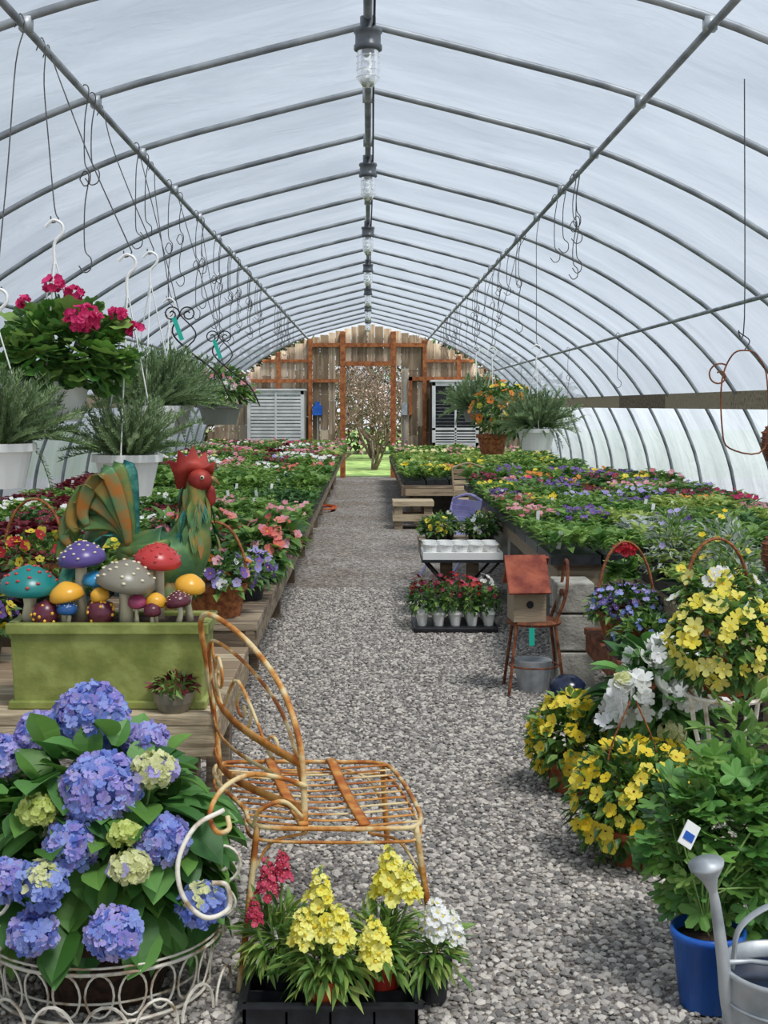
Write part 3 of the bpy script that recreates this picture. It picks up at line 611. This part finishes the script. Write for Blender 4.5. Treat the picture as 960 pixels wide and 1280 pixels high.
for (x,y) in ((-.56,6.55),(-.85,6.7),(-.54,7.15),(-.85,7.3),(-1.08,7.0)):
    fbasket('potted_begonia',x,y,.6,.1,BL,[flower(5,.03,'p_coral','p_eye'),flower(5,.028,'p_pink','p_eye')],handle=False,pm='black_pl',fh=.17,nl=150,nf=34,h=.12,wide=1.5)
for (x,y,m1) in ((-.56,5.95,'p_purple'),(-.86,5.85,'p_white'),(-.86,6.25,'p_coral'),(-.58,6.22,'p_lav'),(-1.08,6.1,'p_magenta'),(-1.05,6.5,'p_pink')):
    fbasket('potted_pansy',x,y,.6,.085,LG,[flower(5,.022,m1,'p_eye')],handle=False,pm='black_pl',h=.1,fh=.09,nl=140,nf=18,wide=1.5)
fbasket('wicker_basket_of_lobelia',1.27,6.3,.35,.14,LG,[flower(5,.013,'p_purple','p_white'),flower(5,.013,'p_blue','p_white'),flower(5,.013,'p_lav','p_white')],nf=150,nl=420,hh=.34,pm='wicker')
g=MB();foliage(g,gl_,(1.27,6.38,.66),(.09,.06,.09),60,size=(.5,.8));blooms(g,flower(5,.02,'p_red','p_red'),(1.27,6.33,.79),(.05,.05,.025),26,zmin=-.5);g.add(tube([(1.27,6.38,.5),(1.27,6.33,.78)],.003,'stem',4));g.build('red_geranium')
bench('low_plant_stand',1.12,1.5,5.75,6.65,.35,'rust');
g=MB();g.add(box(1.13,1.48,5.78,6.1,.351,.4,'black_pl'));foliage(g,LG,(1.3,5.95,.42),(.17,.16,.09),220,zmin=0);blooms(g,flower(5,.013,'p_blue','p_white'),(1.3,5.95,.42),(.17,.16,.09),34);g.build('tray_of_lobelia')
fbasket('wicker_basket_of_petunias',1.42,5.2,.58,.13,LG,[flower(5,.03,'p_white','p_eye'),flower(5,.03,'p_butter','p_eye')],hh=.24,nf=16,nl=380)
for (x,y,m_) in ((1.75,6.3,'p_yellow'),(1.6,5.6,'p_butter'),(1.55,6.5,'p_lav'),(1.85,5.5,'p_yellow')): fbasket('potted_shrub',x,y,.58,.1,[leaf4(.05,.02,'leaf_sage'),leaf4(.05,.02,'leaf_green')],[flower(5,.017,m_,'p_eye')],handle=False,pm='black_pl',fh=.25,nl=440,nf=10)
PY=flower(5,.027,'p_yellow','p_center',cr=.14);PY2=flower(5,.027,'p_yellow','p_eye')
def mound(name,c,r,nl,nf,fls,leaves,potr=.11,pm='terra',wire=False,poth=None):
    g=MB();ph_=poth or .12;g.add(X(pot(potr,ph_,pm),(c[0],c[1],.004)))
    foliage(g,leaves,c,r,nl,zmin=-.9,inner=.4)
    for f in fls: blooms(g,f,c,r,nf//len(fls),zmin=-.55)
    if wire:
        for s in (-1,1): g.add(tube(cat([(c[0]+s*potr,c[1],.12),(c[0]+s*potr*.8,c[1],.35),(c[0]+.01*s,c[1],c[2]+r[2]+.14)],5),.003,'wicker',4))
    return g.build(name)
mound('yellow_pansy_pot',(.8,5.0,.19),(.17,.16,.18),800,110,[PY,PY2],LG)
mound('yellow_pansy_pot',(.87,4.2,.2),(.2,.18,.19),1150,110,[PY,PY2],LG,wire=True,potr=.1)
mound('yellow_pansy_pot',(1.04,4.5,.17),(.12,.12,.15),300,36,[PY2],LG,potr=.09)
# white hydrangea
HP=(.35,.85,1,.92,.6,0)
g=MB();c=(1.09,4.85,.4);g.add(X(pot(.15,.22,'grey_pl'),(1.09,4.85,0.004)));foliage(g,[leafN(.12,.09,'leaf_hyd',prof=HP),leafN(.10,.075,'leaf_dark',prof=HP)],c,(.2,.2,.18),230,zmin=-.8,inner=.45)
wf=flower(5,.036,'p_white','p_white',cup=.35,w=1.05)
for (x,y,z,r) in ((.985,4.65,.44,.08),(1.12,4.74,.58,.065),(1.2,4.64,.46,.07),(.9,4.7,.36,.045),(1.03,4.76,.54,.055)): blooms(g,wf,(x,y,z),(r*1.15,r,r*.9),int(32*(r/.07)**2),zmin=-.7,jit=.6)
for (x,y,z,r) in ((1.1,4.62,.32,.045),(.93,4.65,.5,.03)): blooms(g,flower(4,.014,'p_cream','p_cream'),(x,y,z),(r,r,r*.8),80,zmin=-.7)
g.build('potted_white_hydrangea')
# petunia on stand
g=MB();x,y=1.2,4.3
g.add(tube([(x+.13*math.cos(a),y+.13*math.sin(a),.53) for a in np.linspace(0,6.2,24)],.008,'cream_iron',6,closed=True));g.add(tube([(x+.09*math.cos(a),y+.09*math.sin(a),.3) for a in np.linspace(0,6.2,24)],.005,'cream_iron',6,closed=True))
for k in range(7): 
    xx=-.11+k*.0367;hw=math.sqrt(max(.0001,.128**2-xx*xx));g.add(tube([(x+xx,y-hw,.53),(x+xx,y+hw,.53)],.004,'rust_slat',5))
for a in (.3,1.87,3.44,5.0):
    c_,s_=math.cos(a),math.sin(a);g.add(tube(cat([(x+.13*c_,y+.13*s_,.53),(x+.12*c_,y+.12*s_,.45),(x+.09*c_,y+.09*s_,.3),(x+.1*c_,y+.1*s_,.12),(x+.14*c_,y+.14*s_,.0)],5),.008,'cream_iron',6))
g.build('iron_plant_stand')
g=MB();g.add(X(pot(.09,.1,'terra'),(x,y,.536)));foliage(g,LG,(x,y,.69),(.175,.16,.155),900,zmin=-.9);blooms(g,flower(5,.029,'p_butter','p_yellow',cup=.35,w=1.0),(x,y,.7),(.185,.17,.155),110,zmin=-.75,jit=.3,size=(.7,1.25));g.build('potted_yellow_petunia')
# blue bucket with foliage
g=MB();x,y=.85,3.2;g.add(X(J(lathe([(0,0),(.07,0),(.088,.17),(.093,.17),(.093,.19),(.085,.19),(.082,.16)],'blue_pot',28),lathe([(.083,.165),(0,.165)],'soil',24)),(x,y,.006)));g.build('blue_bucket',smooth=True)
g=MB();g.add(lathe([(.06,.172),(.0,.19)],'soil',12),(x,y,0))
foliage(g,[lobed(.05,'leaf_ger',5,.5),lobed(.042,'leaf_green',5,.5),lobed(.045,'leaf_hyd',5,.45)],(.93,3.3,.37),(.22,.17,.26),620,zmin=-.85,inner=.35,size=(.6,1.1),droop=.35)
foliage(g,[leafN(.07,.03,'leaf_green',serr=.2)],(1.02,3.45,.55),(.13,.12,.17),160,zmin=-.8,inner=.2)
for k in range(30):
    a=U(0,6.28);g.add(tube(cat([(x,y,.17),(x+.05*math.cos(a),y+.05*math.sin(a),.3),(.93+.17*math.cos(a),3.3+.14*math.sin(a),U(.3,.55))],4),.0025,'stem',4))
g.build('leafy_potted_perennial')
g=MB();g.add(box(-.02,.02,-.002,.002,0,.06,'white_tag'),(.775,3.14,.42),rotm(-.2,.6,.2));g.add(box(-.014,.014,-.004,-.002,.015,.035,'blue_pot'),(.775,3.14,.42),rotm(-.2,.6,.2));g.add(tube([(.775,3.14,.42),(.85,3.18,.17)],.0018,'stem',4));g.build('plant_label')
# watering can
g=MB();x,y=.94,2.88
g.add(lathe([(0,0),(.14,0),(.145,.01),(.14,.02),(.137,.22),(.142,.225),(.142,.235),(.134,.235),(.13,.2)],'galv',36),(x,y,.005));g.add(lathe([(.134,.2),(0,.2)],'navy',24),(x,y,0))
for z in (.06,.17): g.add(tube([(x+.14*math.cos(a),y+.14*math.sin(a),z) for a in np.linspace(0,6.28,40)],.004,'galv',5))
g.add(tube(cat([(x-.11,y-.02,.06),(x-.135,y-.02,.16),(x-.15,y-.03,.27),(x-.165,y-.03,.38),(x-.175,y-.035,.43)],5),np.linspace(.019,.0095,21),'galv',14))
g.add(X(lathe([(.0095,0),(.018,.03),(.038,.06),(.04,.068),(.0,.076)],'galv',24),(x-.174,y-.035,.42),rotm(.1,-.25,0)))
g.add(tube([(x-.15,y-.03,.26),(x-.08,y,.25),(x,y,.24)],.006,'galv',6));g.add(tube(cat([(x-.12,y,.235),(x-.1,y,.33),(x,y,.385),(x+.1,y,.35),(x+.135,y,.23)],6),.014,'galv',8,ry=.004,up=(0,0,1)))
g.add(tube(cat([(x+.137,y,.2),(x+.22,y,.2),(x+.23,y,.12),(x+.137,y,.05)],6),.012,'galv',8))
g.build('galvanized_watering_can',smooth=True)
g=MB();g.add(X(lathe([(0,0),(.05,.0),(.085,.04),(.1,.1),(.085,.155),(.04,.185),(0,.19)],'navy',28),(.97,6.22,.004)));g.build('navy_glazed_orb',smooth=True)

# tray of potted plants on ground + table
g=MB();g.add(box(.3,.86,8.42,8.85,.002,.04,'black_pl'));g.build('black_plant_tray',bevel=.01)
g=MB()
for i in range(5):
    for j in range(3):
        x=.36+i*.11;y=8.5+j*.13;g.add(X(pot(.042,.09,'white_pl',.7,.004),(x,y,.041)));foliage(g,LG,(x,y,.2),(.075,.07,.1),60,zmin=-.7);blooms(g,flower(5,.018,ch('p_red','p_maroon','p_white','p_rose'),'p_eye'),(x,y,.24),(.07,.07,.11),8,zmin=0)
g.build('potted_dianthus_group')
g=MB();g.add(box(.38,.95,8.95,9.35,.4,.42,'black_pl'))
for (a,b_,c,d) in ((.4,8.98,.75,9.0),(.92,8.98,.55,9.0),(.4,9.32,.75,9.3),(.92,9.32,.55,9.3)): g.add(tube([(a,b_,.4),(c,d,0)],.01,'iron',6))
g.build('folding_table')
g=MB()
for i in range(5):
    for j in range(3): g.add(lathe([(.035,0),(.05,.09),(.054,.09),(.054,.1),(.046,.1),(.032,.012),(0,.01)],'white_pl',14),(.44+i*.108,9.02+j*.12,.425))
g.add(box(.385,.945,8.955,9.34,.421,.47,'white_pl'));g.build('white_nursery_cups',smooth=False)
bench('low_plant_stand',.4,1.0,9.6,10.4,.45)
for (x,y,m1) in ((.52,9.8,'p_yellow'),(.85,9.8,'p_white'),(.6,10.1,'p_white'),(.92,10.1,'p_pale')): fbasket('potted_pansy',x,y,.45,.09,LG,[flower(5,.02,m1,'p_eye')],handle=False,pm='black_pl',h=.09,fh=.11,nl=220,nf=14)
g=MB();x,y,zs=.87,6.72,.37
g.add(lathe([(0,zs-.012),(.14,zs-.012),(.145,zs),(.14,zs+.008),(0,zs+.008)],'rust',24),(x,y,0))
for (a,b_) in ((-1,-1),(1,-1),(-1,1),(1,1)): g.add(tube([(x+a*.1,y+b_*.09,zs-.01),(x+a*.145,y+b_*.13,0)],.009,'rust',6))
g.add(tube([(x+.13*math.cos(t),y+.115*math.sin(t),.14) for t in np.linspace(0,6.1,20)],.005,'rust',6,closed=True))
g.add(tube(cat([(x+.1,y-.09,zs),(x+.155,y-.09,zs+.15),(x+.17,y-.05,zs+.3),(x+.17,y+.05,zs+.3),(x+.155,y+.1,zs+.15),(x+.1,y+.09,zs)],6),.009,'rust',6))
g.add(tube([(x+.15,y-.085,zs+.14),(x+.16,y,zs+.15),(x+.15,y+.09,zs+.14)],.01,'rust',6,ry=.02));g.build('rusty_metal_chair')
g=MB();g.add(box(-.085,.085,-.08,.08,0,.17,'wood_w'),(.83,6.7,.38),rotm(0,0,.1));g.add(box(-.11,.11,-.008,.008,-.11,.11,'rust_red'),(.825,6.63,.625),rotm(-.6,0,.1));g.add(box(-.11,.11,-.008,.008,-.1,.1,'rust_red'),(.83,6.75,.635),rotm(.75,0,.1));g.add(X(lathe([(.02,0),(0,0)],'dark',12),(.838,6.618,.47),rotm(math.pi/2,0,.1)));g.add(box(-.07,.07,-.06,.06,.12,.26,'wood_w'),(.83,6.7,.38),rotm(0,0,.1));g.build('wooden_birdhouse')
g=MB();g.add(box(-.014,.014,-.001,.001,-.09,0,'teal_tag'),(.84,6.56,.36));g.add(tube([(.84,6.56,.36),(.84,6.575,.385)],.002,'wire',4));g.build('price_ribbon')
g=MB();g.add(lathe([(0,0),(.08,0),(.1,.16),(.095,.16),(.0,.15)],'galv',18),(.87,6.74,.004));g.build('galvanized_bucket')
def chair(name,x,y,m,w=.38,zs=.42,zt=.78,rot=0,slat=4):
    g=MB();h=w/2
    for s in (-1,1):
        g.add(tube([(s*h,-h,0),(s*h,h*.6,zs),(s*h,h*1.1,zt)],.012,m,6));g.add(tube([(s*h*.9,h,0),(s*h*.9,-h*.8,zs)],.012,m,6))
    for k in range(6): g.add(box(-h,h,-h+k*w/6,-h+k*w/6+.045,zs,zs+.015,m))
    for k in range(slat): g.add(box(-h,h,h*.85+.01*k,h*.85+.02+.01*k,zs+.1+k*(zt-zs-.1)/slat,zs+.15+k*(zt-zs-.1)/slat,m))
    g.add(tube(cat([(-h,h*1.1,zt),(0,h*1.15,zt+.05),(h,h*1.1,zt)],5),.012,m,6))
    ob=g.build(name);ob.rotation_euler=(0,0,rot);ob.location=(x,y,ob.location[2]);return ob
chair('lavender_folding_chair',.74,11.3,'lavender_metal',rot=-.9,zs=.36,zt=.66);chair('slatted_wooden_chair',1.2,14.7,'wood_l',rot=.2)
g=MB()
for r_ in (.2,.24,.28): g.add(tube([(-.62+r_*math.cos(a)*.6,18.3+r_*math.sin(a)*1.4,.02+.01*(r_*10)) for a in np.linspace(0,6.2,30)],.014,'hose',6,closed=True))
g.build('garden_hose')
g=MB();g.add(box(.3,.8,15.5,15.95,.1,.18,'wood_l')).add(box(.3,.8,15.5,15.95,.28,.34,'wood_l')).add(box(.32,.42,15.52,15.9,0,.28,'wood_w')).add(box(.68,.78,15.52,15.9,0,.28,'wood_w'));g.build('wooden_pallet_stack')

# ------------------------------------------------------------------ hydrangea in wire basket
g=MB();HX,HY=-.68,3.3
g.add(X(pot(.2,.2,'soil'),(HX,HY,.004)));foliage(g,[leafN(.13,.1,'leaf_hyd',serr=.06,prof=HP),leafN(.115,.09,'leaf_hyd',serr=.06,wave=.03,prof=HP),leafN(.12,.09,'leaf_ger',serr=.06,prof=HP)],(HX-.01,HY,.33),(.31,.25,.32),430,zmin=-.55,inner=.55,size=(.65,1.1),droop=.4)
heads=[(-.73,3.38,.68,.092,'b'),(-.86,3.38,.64,.062,'l'),(-.655,3.15,.555,.095,'b'),(-.585,3.36,.62,.055,'l'),(-.53,3.16,.6,.055,'c'),(-.80,3.1,.522,.045,'g'),(-.71,3.07,.445,.062,'b'),(-.76,2.98,.385,.058,'m'),(-.86,3.04,.37,.052,'b'),(-.558,3.0,.419,.045,'c'),(-.58,3.04,.484,.035,'g'),(-.50,3.1,.45,.062,'b'),(-.779,2.97,.277,.05,'b'),(-.585,2.95,.285,.06,'b'),(-.40,3.08,.3,.055,'m'),(-.96,3.33,.589,.06,'l')]
fb=flower(4,.0155,'p_blue','p_lav',cup=.12,w=1.05,cr=.12);fl_=flower(4,.0155,'p_lav','p_cream',cup=.12,w=1.05,cr=.12);fc=flower(4,.010,'p_cream','p_cream',cup=.3);fg=flower(4,.010,'p_lime','p_lime',cup=.3)
for (x,y,z,r,k) in heads:
    n=int(120*(r/.06)**2)
    g.add(tube([(x,y,z),(HX+(x-HX)*.4,HY+(y-HY)*.3,.2)],.004,'stem',5));g.add(ball({'c':'p_cream','g':'p_lime'}.get(k,'p_blue'),10,6),(x,y,z),None,(r*.8,r*.8,r*.6))
    if k=='b': blooms(g,fb,(x,y,z),(r,r,r*.85),n,zmin=-.9,jit=.5,out=1.0,size=(.7,1.2));blooms(g,fl_,(x,y,z),(r,r,r*.85),n//2,zmin=-.9,jit=.5)
    elif k=='l': blooms(g,fl_,(x,y,z),(r,r,r*.75),n,zmin=-.9,jit=.5);blooms(g,fb,(x,y,z),(r,r,r*.75),n//4,zmin=-.9,jit=.5)
    elif k=='m': blooms(g,fb,(x,y,z),(r,r,r*.8),n,zmin=-.9,jit=.5,size=(.6,1.1));blooms(g,fc,(x,y-.01,z+.01),(r*.7,r*.7,r*.75),n//2,zmin=-.2)
    else: blooms(g,fc if k=='c' else fg,(x,y,z),(r,r,r*.7),n*2,zmin=-.9);blooms(g,fl_,(x,y,z),(r*1.1,r*1.1,r*.4),n//4 if k=='c' else 0,zmin=-.4)
g.build('potted_blue_hydrangea')
g=MB()
ring=lambda r,z,rad: tube([(HX+r*math.cos(a),HY+r*math.sin(a)*.9,z) for a in np.linspace(0,2*math.pi,40,endpoint=False)],rad,'cream_iron',6,closed=True)
for r,z,rad in ((.27,.02,.0045),(.3,.15,.0045),(.3,.165,.003),(.25,.06,.003)): g.add(ring(r,z,rad))
for k in range(22):
    a=2*math.pi*k/22
    P=[]
    for t in np.linspace(0,2*math.pi,16,endpoint=False):
        u=.034*math.cos(t);zz=.09+.055*math.sin(t);rr=.28+.01*math.sin(t);an=a+u/rr
        P.append((HX+rr*math.cos(an),HY+rr*math.sin(an)*.9,zz))
    g.add(tube(P,.003,'cream_iron',5,closed=True))
for k in range(8):
    a=-math.pi/2+(k-3.5)*.38;P=[]
    for t in np.linspace(0,math.pi,12):
        an=a+.17*math.cos(t);rr=.33;P.append((HX+rr*math.cos(an),HY+rr*math.sin(an)*.9,.01+.075*math.sin(t)))
    g.add(tube(P,.004,'cream_iron',5))
for (x,yy) in ((HX+.31,HY-.05),(HX-.21,HY-.27)):
    g.add(tube([(x,yy+.02,.15),(x,yy-.02,.3)],.0045,'cream_iron',5));g.add(tube(spiral((x,yy-.02,.35),.055,1.3,-math.pi/2),.0045,'cream_iron',5));g.add(tube(spiral((x,yy-.01,.24),.04,-1.2,math.pi/2),.004,'cream_iron',5))
g.build('scrolled_wire_planter')

# ------------------------------------------------------------------ garden bench/chair (two-seat)
g=MB();zs=.4;m='cream_rust'
NR,NL,FL,FR=(.125,3.35),(-.29,3.35),(-.455,3.93),(.044,3.93)
corner=[(NL[0],NL[1]),(-.1,3.325),(.07,3.33),NR,(.14,3.45),(.1,3.75),FR,(-.1,3.95),(-.3,3.955),FL,(-.44,3.75),(-.34,3.5)]
for z in (zs,zs-.035): g.add(tube(cat([(a,b_,z) for a,b_ in corner],5,True),.0065 if z==zs else .0045,m,7,closed=True))
lerp=lambda A,B,t:(A[0]+(B[0]-A[0])*t,A[1]+(B[1]-A[1])*t)
for k in range(11):
    t=(k+.5)/11;a=lerp(NL,FL,t);b_=lerp(NR,FR,t);a=(a[0]-.01,a[1]);g.add(tube(cat([(a[0],a[1],zs+.004),((a[0]+b_[0])/2,(a[1]+b_[1])/2,zs-.012),(b_[0]+.012,b_[1],zs+.004)],5),.007,'rust_slat' if k%3==1 else m,6,ry=.0025,up=(0,0,1)))
for t in (.3,.68):
    a=lerp(NL,NR,t);b_=lerp(FL,FR,t);g.add(tube(cat([(a[0],a[1]-.02,zs+.01),((a[0]+b_[0])/2,(a[1]+b_[1])/2,zs-.002),(b_[0],b_[1]+.02,zs+.01)],5),.016,'rust_slat',6,ry=.003,up=(0,0,1)))
for (c,e,mid) in ((NR,(.19,3.34),(.14,3.35)),(NL,(-.33,3.27),(-.3,3.34)),(FL,(-.49,3.98),(-.46,3.94)),(FR,(.07,3.98),(.05,3.94))):
    g.add(tube(cat([(c[0],c[1],zs),(mid[0],mid[1],.3),((mid[0]+e[0])/2,(mid[1]+e[1])/2,.14),(e[0],e[1],0)],5),.0085,m,8))
g.add(tube(cat([(.135,3.35,.28),(.08,3.35,.36),(.0,3.34,.385)],5),.004,m,6));g.add(tube(cat([(-.3,3.34,.28),(-.25,3.34,.36),(-.16,3.34,.385)],5),.004,m,6));g.add(tube(cat([(-.1,3.94,.39),(.0,3.94,.35),(.05,3.94,.26)],5),.004,m,6))
def bk(t,z,bul=1):
    return (-.17-.30*t-.05*bul*math.sin(math.pi*t)-.04*(z-.4),3.36+.58*t,z)
out=[(-.165,3.36,.38),(-.17,3.365,.52),(-.185,3.38,.63),(-.24,3.5,.735),(-.35,3.7,.82),(-.47,3.87,.865),(-.515,3.94,.835),(-.50,3.95,.72),(-.475,3.945,.55),(-.455,3.93,.4)]
g.add(tube(cat(out,6),.0085,m,8))
inn=[(-.175,3.38,.5),(-.2,3.41,.6),(-.25,3.52,.68),(-.355,3.7,.755),(-.455,3.85,.79),(-.485,3.91,.76),(-.48,3.92,.66),(-.465,3.925,.5)]
g.add(tube(cat(inn,6),.0055,m,7))
for i,z in enumerate((.44,.5,.56)): g.add(tube(cat([bk(t,z+.05*t*i,1.3) for t in np.linspace(0,1,6)],4),.003,'rust_slat' if i in(0,2) else m,6,ry=.013 if i in(0,2) else .006,up=(0,0,1)))
def bspir(t0,z0,r,turn,a0,tight=.8):
    P=[]
    for i in range(26):
        q=i/25;a=a0+turn*2*math.pi*q;rr=r*(1-tight*q);P.append(bk(t0+rr*math.cos(a)/.65,z0+rr*math.sin(a)))
    return tube(P,.005,m,6)
g.add(bspir(.74,.70,.075,1.3,-1.2));g.add(bspir(.42,.65,.06,-1.3,-1.8));g.add(bspir(.17,.58,.035,1.2,-1.5))
g.add(tube(cat([bk(.2,.55),bk(.45,.72),bk(.7,.62),bk(.95,.78)],6),.005,m,6))
g.add(tube(cat([(-.16,3.36,.5),(-.22,3.33,.53),(-.3,3.28,.555),(-.36,3.2,.545),(-.385,3.12,.51),(-.365,3.08,.475),(-.335,3.08,.48),(-.34,3.1,.505)],6),.0065,m,7))
g.add(tube(cat([(-.35,3.1,.52),(-.41,3.04,.50),(-.445,3.0,.43),(-.43,2.99,.35),(-.38,3.0,.30),(-.33,3.03,.31),(-.335,3.04,.36),(-.37,3.03,.37)],6),.006,'cream_iron',7))
g.add(tube(cat([(-.30,3.34,.4),(-.28,3.32,.45),(-.22,3.33,.47),(-.17,3.355,.42)],5),.006,m,6))
g.build('wrought_iron_garden_chair',smooth=True)

# ------------------------------------------------------------------ snapdragons
g=MB();tx0,tx1,ty0,ty1=-.3,.12,3.06,3.28
g.add(box(tx0,tx1,ty0,ty1,.012,.018,'black_pl'))
for q in ((tx0,tx1,ty0,ty0+.008),(tx0,tx1,ty1-.008,ty1),(tx0,tx0+.008,ty0,ty1),(tx1-.008,tx1,ty0,ty1)): g.add(box(*q,0.002,.07,'black_pl'))
g.add(box(tx0-.012,tx1+.012,ty0-.012,ty0,.062,.07,'black_pl'));g.add(box(tx0-.012,tx0,ty0,ty1,.062,.07,'black_pl'))
for k in range(1,4): g.add(box(tx0+k*.105-.003,tx0+k*.105+.003,ty0,ty1,.002,.05,'black_pl'))
g.add(box(tx0,tx1,ty0+.108,ty0+.114,.002,.05,'black_pl'));g.build('black_nursery_tray')
def floret(m,c):
    ts=[]
    for (px_,py_,pz_,s) in ((-.3,.35,.3,.42),(.3,.35,.3,.42),(-.42,-.05,.05,.36),(.42,-.05,.05,.36),(0,-.35,.0,.36)):
        a=math.atan2(px_,py_);ts.append(X(T([(0,-.3,-.1),(-.75,.2,.1),(-.55,.9,.45),(0,1.05,.2),(.55,.9,.5),(.75,.2,.1),(0,.35,.15)],[(0,6,1),(1,6,2),(2,6,3),(3,6,4),(4,6,5),(5,6,0)],m),(px_*.5,py_*.5,pz_),rotm(0,0,-a),s*1.5))
    ts.append(X(ball(c,6,4),(0,-.05,.15),None,(.3,.22,.25)))
    return J(ts)
def spike(mb,x,y,z0,z1,r,m,c,base,n=34):
    ts=floret(m,c);i=np.arange(n);t=i/n;a=i*2.4;rr=r*(1-.7*t**1.5)*U(.85,1.2,n)
    P=np.stack([x+rr*np.cos(a)*.7,y+rr*np.sin(a)*.7,z0+(z1-z0)*t+U(-.006,.006,n)],-1);d=np.stack([np.cos(a),np.sin(a)-.2,0.35*np.ones(n)+t*.8],-1)
    mb.inst(ts,P,bz(d),.022*(1-.6*t**1.5)*U(.8,1.25,n)*(r/.035));mb.add(tube(cat([base,((base[0]+x)/2,y,(base[2]+z0)/2),(x,y,z0),(x,y,z1)],4),.0035,'stem',5))
SL=[leafN(.06,.013,'leaf_green'),leafN(.055,.012,'leaf_lime'),leafN(.065,.014,'leaf_green')]
def snap(x,y,pm,pr,spikes,m,c,fr_=(.1,.09,.11),fz=.15,n=330):
    g=MB();g.add(X(pot(pr,.095,pm,.78,.006),(x,y,.019)));foliage(g,SL,(x,y,fz),fr_,n,zmin=-.5,inner=.15,droop=.1)
    for s in spikes: spike(g,s[0],s[1],s[2],s[3],s[4],m,c,(x,y,.08))
    g.build('potted_snapdragon')
snap(-.1,3.125,'orange_pot',.05,[(-.115,3.08,.23,.39,.042),(-.07,3.05,.22,.31,.034),(-.155,3.06,.21,.3,.03)],'p_lemon','p_yellow',fz=.14)
snap(.035,3.21,'red_pot',.048,[(.055,3.22,.26,.39,.042),(.015,3.05,.18,.28,.038),(.1,3.19,.27,.36,.03)],'p_lemon','p_yellow',(.09,.08,.09),fz=.14)
snap(.165,3.2,'black_pl',.04,[(.165,3.15,.2,.28,.038),(.205,3.17,.18,.25,.03)],'p_white','p_butter',(.07,.07,.08),n=160,fz=.13)
snap(-.225,3.22,'black_pl',.045,[(-.25,3.19,.28,.37,.027),(-.215,3.2,.32,.39,.022),(-.28,3.16,.23,.28,.02)],'p_rose','p_coral',(.09,.07,.1))

# ------------------------------------------------------------------ light, world, camera
wd=bpy.data.worlds.new('sky');bpy.context.scene.world=wd;wd.use_nodes=True;N=wd.node_tree.nodes;L=wd.node_tree.links
bg=N['Background'];tc=N.new('ShaderNodeTexCoord');sx=N.new('ShaderNodeSeparateXYZ');L.new(tc.outputs['Generated'],sx.inputs[0])
cr=N.new('ShaderNodeValToRGB');L.new(sx.outputs[2],cr.inputs[0]);cr.color_ramp.elements[0].position=0;cr.color_ramp.elements[0].color=(.72,.77,.82,1);cr.color_ramp.elements[1].position=.6;cr.color_ramp.elements[1].color=(.33,.385,.46,1)
L.new(cr.outputs[0],bg.inputs[0]);bg.inputs[1].default_value=1.0
sd=bpy.data.lights.new('sun','SUN');sd.energy=6.6;sd.angle=math.radians(16);sd.color=(1,.98,.94);so=bpy.data.objects.new('sun',sd);bpy.context.scene.collection.objects.link(so)
so.rotation_euler=Vector((-.35,.45,-1)).to_track_quat('-Z','Y').to_euler()
cd=bpy.data.cameras.new('camera');co=bpy.data.objects.new('camera',cd);bpy.context.scene.collection.objects.link(co)
co.location=(0,0,1.5);co.rotation_euler=(math.pi/2,0,0);cd.sensor_width=36;cd.lens=45;cd.shift_x=20/1280;cd.shift_y=-133/1280;cd.clip_end=200
bpy.context.scene.camera=co
vs=bpy.context.scene.view_settings;vs.view_transform='Standard';vs.look='None';vs.exposure=.3
